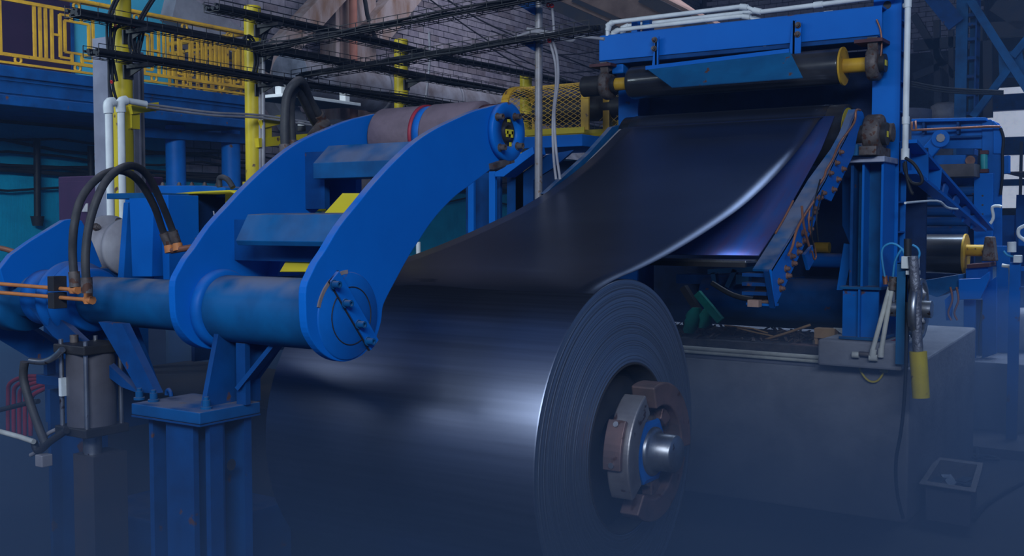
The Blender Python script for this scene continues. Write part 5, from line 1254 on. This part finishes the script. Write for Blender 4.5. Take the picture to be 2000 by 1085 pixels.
# rolls inside
def sroll(pA, pB, Y, r, mm, nm='roll'):
    a = PY(*pA, Y); b = PY(*pB, Y); MB().cyl((a.x-.5, Y, b.z), (b.x, Y, b.z), r, n=36).build(nm, mm, st)
SHB = MATS['shaded_blue']  # shade colour for the gap behind the guide rolls
sroll((1770, 496), (1884, 496), YM2-.6, .155, RUBS)
for k, py in enumerate((372, 392, 412, 432, 450)): sroll((1770, py), (1905-k*4, py), YM2-.1, .040, BLUED, 'guide_roll')
sp_([(1700, 350), (1902, 350), (1902, 560), (1700, 560)], YM2+.5, YM2+.55, 'shade_panel', SHB)
a = PY(1884, 496, YM2-.6); MB().cyl((a.x, YM2-.6, a.z), (a.x+.015, YM2-.6, a.z), .16, n=36).build('end_disc', YELO, st)
MB().cyl((a.x, YM2-.6, a.z+.03), (a.x+.14, YM2-.6, a.z+.03), .045, n=20).build('shaft', YELO, st)
MB().prism([(a.x+.14, a.z-.05), (a.x+.24, a.z-.05), (a.x+.215, a.z+.14), (a.x+.16, a.z+.14)], 'Y', YM2-.7, YM2-.55).build('bearing', IRON, st, .01)
sp_([(1888, 516), (1932, 513), (1932, 521), (1888, 524)], YM2-.8, YM2-.5, 'bearing_shelf', MAROON)
sp_([(1886, 524), (1930, 521), (1930, 560), (1886, 560)], YM2-.75, YM2-.55, 'pier', BLUE)
sp_([(1872, 545), (1915, 543), (1932, 530), (1932, 545), (1915, 583), (1872, 585)], YM2-1.0, YM2-.95, 'table_end', BLUEP)
sp_([(1800, 548), (1872, 536), (1872, 560), (1830, 580), (1800, 570)], YM2-.95, YM2-.6, 'table_side', BLUEG)
sp_([(1882, 585), (1905, 585), (1905, 702), (1882, 702)], YM2-.8, YM2-.76, 'leg', BLUE)
sp_([(1918, 560), (1946, 540), (1946, 690), (1918, 700)], YM2-.75, YM2-.71, 'leg', BLUE)
sp_([(1905, 585), (1920, 585), (1920, 702), (1905, 702)], YM2-.6, YM2-.56, 'leg', BLUED)
sp_([(1946, 480), (1972, 480), (1972, 690), (1946, 690)], YM2-.3, YM2-.26, 'leg', BLUE)
sp_([(1940, 235), (1957, 250), (1957, 300), (1940, 300)], YM2-.04, YM2-.02, 'corner_plate', BLUEP)
for px in (1856, 1868):
    MB().tube(polyline('Y', YM2-1.02, [(px, 560), (px+4, 585), (px-4, 610), (px+2, 625)]), .008, 6, sub=5).build('copper_line', COPP, st)
MB().tube(polyline('Y', YM2-.8, [(1918, 585), (1916, 620), (1912, 650), (1912, 690)]), .006, 6, sub=4).build('black_line', CABL, st)
MB().prism([(PY(*p, YM2-.95).x, PY(*p, YM2-.95).z) for p in ((1845, 585), (1862, 570), (1858, 625), (1848, 625))], 'Y', YM2-.95, YM2-.93).build('small_gusset', BLUEP, st)
# diagonal ribbed brace (channel) from gantry column to second stand
br = thing('ribbed_brace', 'slanting blue channel brace with square pockets right of the gantry column', 'brace', PX(1780, 300, -1.45))
XBR = -1.42
u0, u1 = PX(1777, 276, XBR), PX(1930, 447, XBR); l0, l1 = PX(1777, 336, XBR), PX(1916, 449, XBR)
def edgebar(a, b, nm, mm): MB().bar(a, b, .075, .02).build(nm, mm, br)
edgebar(u0, u1, 'flange', BLUEP); edgebar(l0, l1, 'flange', BLUEP)
MB().add([u0-Vector((.045, 0, 0)), u1-Vector((.045, 0, 0)), l1-Vector((.045, 0, 0)), l0-Vector((.045, 0, 0)), u0-Vector((.05, 0, 0)), u1-Vector((.05, 0, 0)), l1-Vector((.05, 0, 0)), l0-Vector((.05, 0, 0))], [(0, 1, 2, 3), (7, 6, 5, 4), (0, 4, 5, 1), (1, 5, 6, 2), (2, 6, 7, 3), (3, 7, 4, 0)]).build('web', BLUE, br)
for k in range(6):
    f = .10+.15*k; a = u0.lerp(u1, f); b = l0.lerp(l1, f*.95+.02); MB().bar(a, b, .09, .012, up=(0, 1, .5)).build('stiffener', BLUE, br)
MB().tube([PX(*p, XBR+.04) for p in ((1768, 396), (1830, 392), (1850, 405), (1870, 408))], .007, 6, sub=4).build('white_wire', WHITE, br)
fit([(1912, 446), (1930, 440), (1940, 425), (1938, 405), (1950, 402), (1956, 404)], .012, WHITE, 9.2, 'white_hose', 'pale hose curling at the foot of the ribbed brace', 'hose')
single(MB().box(tuple(PY(1745, 545, 5.75)), tuple(PY(1752, 600, 5.80))), 'grey_clip', GREYP, 'small grey clip behind the leaning pipes', 'clip')
# sheet passing through the second stand
P = [PY(*p, 9.3) for p in ((1790, 345), (1895, 345))]
q = thing('far_strip', 'dark brown steel sheet passing through the second roll stand', 'steel sheet', (-2.4, 9.2, 1.95))
z_ = PY(1850, 345, 9.2).z; z2 = PY(1850, 324, 9.5).z
MB().box((PY(1770, 345, 9.2).x-1.0, 9.2, z_), (PY(1902, 345, 9.2).x, 9.9, z2)).build('sheet', mat('brown_sheet', (.10, .085, .09), .6), q)
MB().box((PY(1958, 345, 9.9).x, 9.9, z_+.05), (PY(2030, 345, 9.9).x, 12.5, z_+.06)).build('sheet', MATS['brown_sheet'], q)
# side rail posts / pipe at far right
t = thing('far_control_post', 'blue angle post with a white switch box at the right edge', 'post', PY(1980, 735, 8.3))
a, b = PY(1972, 512, 8.3), PY(1988, 738, 8.3)
MB().box((a.x, 8.3, ZF), (b.x, 8.33, a.z)).build('angle', BLUE, t)
a, b = PY(1979, 498, 8.25), PY(1994, 513, 8.25); MB().box((a.x, 8.25, b.z), (b.x, 8.32, a.z)).build('switch_box', WHITE, t, .004)
fit([(1957, 518), (1972, 520), (1974, 530), (1975, 620), (1971, 760)], .014, IVORY, 8.35, 'ivory_pipe', 'tall ivory pipe left of the far control post', 'pipe', 1)
MB().cyl(PY(1976, 492, 8.3), PY(1976, 472, 8.3), .03, n=14).build('knob', WHITE, t)
fit([(1960, 490), (1968, 498), (1985, 502)], .008, LTBL, 8.28, 'air_hose', 'light blue air hose reaching the far switch box', 'hose')
fit([(2003, 440), (1990, 447), (1990, 460), (2003, 470)], .013, WHITE, 8.5, 'white_hose', 'white hose loop at the right edge of the picture', 'hose')
t = thing('far_machine', 'blue machine parts crowding behind the far control post', 'machine', (-.9, 10.4, ZF+.3))
for p0, p1, Y, mm in (((1957, 420), (1975, 690), 10.6, BLUED), ((1985, 380), (2040, 600), 11, BLUED), ((1976, 520), (2040, 530), 10, BLUE), ((1992, 560), (2040, 660), 10.5, BLUED), ((1990, 440), (2040, 480), 10.2, BLUE), ((1960, 540), (1976, 545), 10.2, STEELP), ((1960, 555), (1976, 558), 10.2, STEELP)):
    a, b = PY(*p0, Y), PY(*p1, Y); MB().box((a.x, Y, b.z), (b.x, Y+.1, a.z)).build('part', mm, t)
a = PY(1880, 700, 8.6); b = PY(1985, 735, 8.6)
t = thing('stand_plinth', 'low concrete plinth under the second roll stand', 'plinth', (a.x, 8.8, ZF))
MB().box((PY(1858, 715, 8.6).x, 8.6, ZF), (PY(2005, 735, 8.6).x, 10.2, PY(1900, 705, 8.6).z)).build('block', CONC, t, .01)
MB().box((PY(1838, 690, 8.6).x-.3, 8.8, ZF), (PY(1870, 690, 8.6).x, 9.6, .8)).build('dark_box', BLUED, t)
a = PY(1975, 660, 9.5); single(MB().lathe((a.x+.1, 9.5, a.z-.08), (0, 0, 1), [(0, .001), (0, .12), (.25, .13), (.32, .1), (.33, .04), (.33, .001)], 24), 'plastic_drum', CABG, 'small pale plastic drum behind the far control post', 'drum')
# steel conduit bent on the floor kerb
P = [PZ(1835, 747, ZF+.1), PZ(1932, 756, ZF+.1), PZ(1960, 722, ZF+.1)]
single(MB().tube(P, .018, 8), 'bent_conduit', GREYP, 'bent grey conduit lying on the kerb right of the block', 'conduit')
P = [PZ(1835, 690, ZF+.35), PZ(1850, 760, .5), PZ(1862, 850, ZF+.12), PZ(1885, 880, ZF+.03), PZ(1915, 893, ZF+.02), PZ(1950, 897, ZF+.02), PZ(1930, 890, ZF+.03), PZ(1895, 888, ZF+.04), PZ(1860, 870, ZF+.05), PZ(1856, 862, ZF+.05), PZ(1870, 864, ZF+.05), PZ(1905, 895, ZF+.03), PZ(1908, 872, ZF+.05), PZ(1898, 862, ZF+.04), PZ(1893, 885, ZF+.03)]
P = [PY(1835, 695, 7.85), PY(1848, 745, 7.8), PY(1858, 800, 7.6), PZ(1880, 868, ZF+.03)] + P[4:]
single(MB().tube(P, .011, 8, sub=5), 'floor_cable', CABL, 'black cable dropping from the machine and coiled loosely on the floor', 'cable')
single(MB().tube([PZ(2010, 935, ZF+.012), PZ(1955, 965, ZF+.012), PZ(1920, 990, ZF+.012), PZ(1900, 1015, ZF+.012)], .014, 8, sub=5), 'floor_cable', CABL, 'thick black cable crossing the floor at the lower right', 'cable')

# ------------------------------------------------------------------ metal tray box on the floor
bx = thing('metal_sink_box', 'pale metal basin box with a wide rim, full of dark offcuts, standing by the block', 'box', (-1.25, 6.5, ZF))
c = [PZ(1795, 945, .31), PZ(1905, 962, .31), PZ(1921, 905, .31), PZ(1830, 893, .31)]
cen = sum(c, Vector())/4
def ringpoly(sc_, z): return [Vector(((p-cen).x*sc_+cen.x, (p-cen).y*sc_+cen.y, z)) for p in c]
o_, i_, ib, ob, ot = ringpoly(1, .315), ringpoly(.80, .315), ringpoly(.74, .20), ringpoly(.78, ZF+.005), ringpoly(.82, .30)
m = MB(); vs = o_+i_; m.add(vs, [(k, (k+1) % 4, 4+(k+1) % 4, 4+k) for k in range(4)])
m.add(i_+ib, [(k, (k+1) % 4, 4+(k+1) % 4, 4+k) for k in range(4)]); m.add(ib, [(0, 1, 2, 3)])
o = m.build('rim_and_basin', STEELP, bx); mo = o.modifiers.new('thickness', 'SOLIDIFY'); mo.thickness = .004
m = MB(); m.add(ot+ob, [(k, (k+1) % 4, 4+(k+1) % 4, 4+k) for k in range(4)]+[(7, 6, 5, 4)]); m.build('box_sides', GREYP, bx)
rr = random.Random(2)
for k in range(6):
    p = cen+Vector((rr.uniform(-.06, .06), rr.uniform(-.14, .14), 0)); a_ = rr.uniform(0, PI)
    d = Vector((math.cos(a_), math.sin(a_), rr.uniform(-.3, .3)))*.055
    single(MB().bar(Vector((p.x, p.y, .225+k*.012))-d, Vector((p.x, p.y, .245+k*.012))+d, .06, .004), 'steel_offcut', mat('offcut_%s' % 'abcdef'[k], (.05, .07, .12), .4, .5), 'dark bent steel offcut in the metal basin box, %s of the pile' % ('bottom one', 'second from the bottom', 'third from the bottom', 'third from the top', 'second from the top', 'top one')[k], 'offcut', 'offcuts in the basin box')

# ------------------------------------------------------------------ blue building column with cross braces, far right
YK = 15.0
bc = thing('lattice_column', 'tall blue building column with battens and riveted cross braces at upper right', 'column', (-2.9, YK, ZF))
a, b = PY(1866, 100, YK).x, PY(1889, 100, YK).x; c2, d2 = PY(1891, 100, YK).x, PY(1907, 100, YK).x
MB().box((a, YK, ZF), (b, YK+.05, 8)).build('flange', BLUEG, bc)
MB().box((c2-.02, YK+.2, ZF), (d2, YK+.24, 8)).build('batten_plate', BLUEG, bc)
MB().box((d2-.02, YK, ZF), (d2, YK+.2, 8)).build('flange', BLUED, bc)
for py in (28, 46, 75, 112, 148, 184, 220):
    z = PY(1900, py, YK).z; MB().box((b, YK+.02, z-.02), (d2, YK+.2, z+.02)).build('batten', BLUED, bc)
for p, q_, w, mm in (((1895, 0), (2010, 180), .10, BLUEG), ((1900, 228), (1970, 135), .09, BLUEG), ((1978, 110), (2020, 60), .09, BLUEG), ((1780, -60), (1868, 48), .22, BLUED)):
    MB().bar(PY(*p, YK-.1), PY(*q_, YK-.1), .05, w, up=(0, .05, 1)).build('cross_brace', mm, bc)
q = [PY(*p, YK) for p in ((1950, 105), (1995, 95), (2005, 150), (1952, 152))]
MB().prism([(p.x, p.z) for p in q], 'Y', YK, YK+.02).build('gusset_plate', BLUEG, bc)
# hall end: bright windows between rails
YW = 24.0
def wbox(p0, p1, name, material, Y=YW, th=.05):
    a, b = PY(*p0, Y), PY(*p1, Y); return struct(MB().box((a.x, Y, b.z), (b.x, Y+th, a.z)), name, material)
hw_ = wbox((1898, 208), (2100, 268), 'window_1', LAMPG)
wbox((1948, 172), (2100, 186), 'window_2', LAMPG)
wbox((1960, 298), (2100, 350), 'window_3', LAMPG); wbox((1958, 360), (2100, 405), 'window_4', LAMPG)
wbox((1826, 290), (1870, 305), 'window_5', LAMPG, 20)
wbox((1925, 186), (2100, 208), 'trim_5', BLUED, YW-.2, .2); wbox((1955, 268), (2100, 298), 'trim_6', BLUED, YW-.2, .2)
wbox((1955, 350), (2100, 360), 'trim_7', BLUED, YW-.2, .2)
wbox((1992, 276), (1995, 400), 'trim_8', DARKS, YW-.3, .05)
for k, (p0, p1) in enumerate((((1800, 100), (1865, 130)), ((1810, -10), (1850, 40)))):
    pass
t = thing('roof_truss', 'dim dark roof truss members at the far right above the second stand', 'truss', PY(1820, 100, 19))
for p, q_, w in (((1785, 90), (1866, 82), .18), ((1785, 30), (1845, 130), .12), ((1830, 110), (1866, 150), .10), ((1830, 40), (1832, 240), .10), ((1858, 60), (1860, 240), .08), ((1785, 150), (1835, 130), .12), ((1910, 20), (1912, 240), .15), ((1925, 80), (1926, 230), .2), ((1950, 0), (2010, 40), .4), ((1930, 60), (2010, 55), .25)):
    MB().bar(PY(*p, 19), PY(*q_, 19), .1, w).build('member', DARKS, t)
t = single(MB().lathe(PY(1845, 240, 17), (0, 0, 1), [(-PY(1845, 240, 17).z+ZF, .001), (-PY(1845, 240, 17).z+ZF, .16), (0, .16), (0, .22), (.25, .2), (.3, .12), (.3, .001)], 24), 'vent_cowl', CABG, 'small pale vent cowl behind the top beam of the second stand', 'cowl')
for k, dz in enumerate((0, .05, .1)):
    single(MB().tube([PY(1780, 160+k*4, 14), PY(1850, 172+k*4, 14), PY(1960, 178+k*3, 14)], .014, 6, sub=4), 'overhead_wire', CABL, 'thin black overhead wire crossing the blue lattice column, %s of three' % ('topmost', 'middle', 'lowest')[k], 'wire', 'overhead wires at upper right')
t = thing('grey_tank', 'dim grey curved tank wall behind the gantry column', 'tank', PY(1785, 200, 16))
MB().cyl((PY(1790, 200, 16).x-.3, 16, ZF), (PY(1790, 200, 16).x-.3, 16, 3.3), .5, n=30).build('shell', GREYP, t)

# ------------------------------------------------------------------ haze added to imitate a blue overlay, thin in the hall and thicker near the floor
def haze(name, z0, z1, dens, label):  # scattering volume added to imitate a flat blue tint
    m = bpy.data.materials.new(name); m.use_nodes = True; N = m.node_tree.nodes; N.clear()
    out = N.new('ShaderNodeOutputMaterial'); v = N.new('ShaderNodeVolumePrincipled')
    v.inputs['Color'].default_value = (.125, .21, .40, 1); v.inputs['Density'].default_value = dens; v.inputs['Anisotropy'].default_value = .0
    v.inputs['Absorption Color'].default_value = (0, 0, 0, 1)
    m.node_tree.links.new(v.outputs[0], out.inputs['Volume'])
    o = MB().box((-10.44, -1.9, z0), (5.9, 33.5, z1)).build(name, m); o['kind'] = 'stuff'; o['label'] = label; o['category'] = 'haze'
    return o
if TINT_HAZE:
    haze('floor_tint_haze', ZF+.002, .42, .60, 'dense bluish haze added low over the floor to imitate a tint')
    haze('low_tint_haze', .421, .80, .42, 'bluish haze added around the machine feet to imitate a tint')
    haze('mid_tint_haze', .801, 1.20, .24, 'light bluish haze added at coil height to imitate a tint')
    haze('hall_tint_haze', 1.201, 8.98, .008, 'very thin bluish haze added through the hall to imitate a tint')

for o in list(bpy.data.objects):
    if '_o' in o: del o['_o']
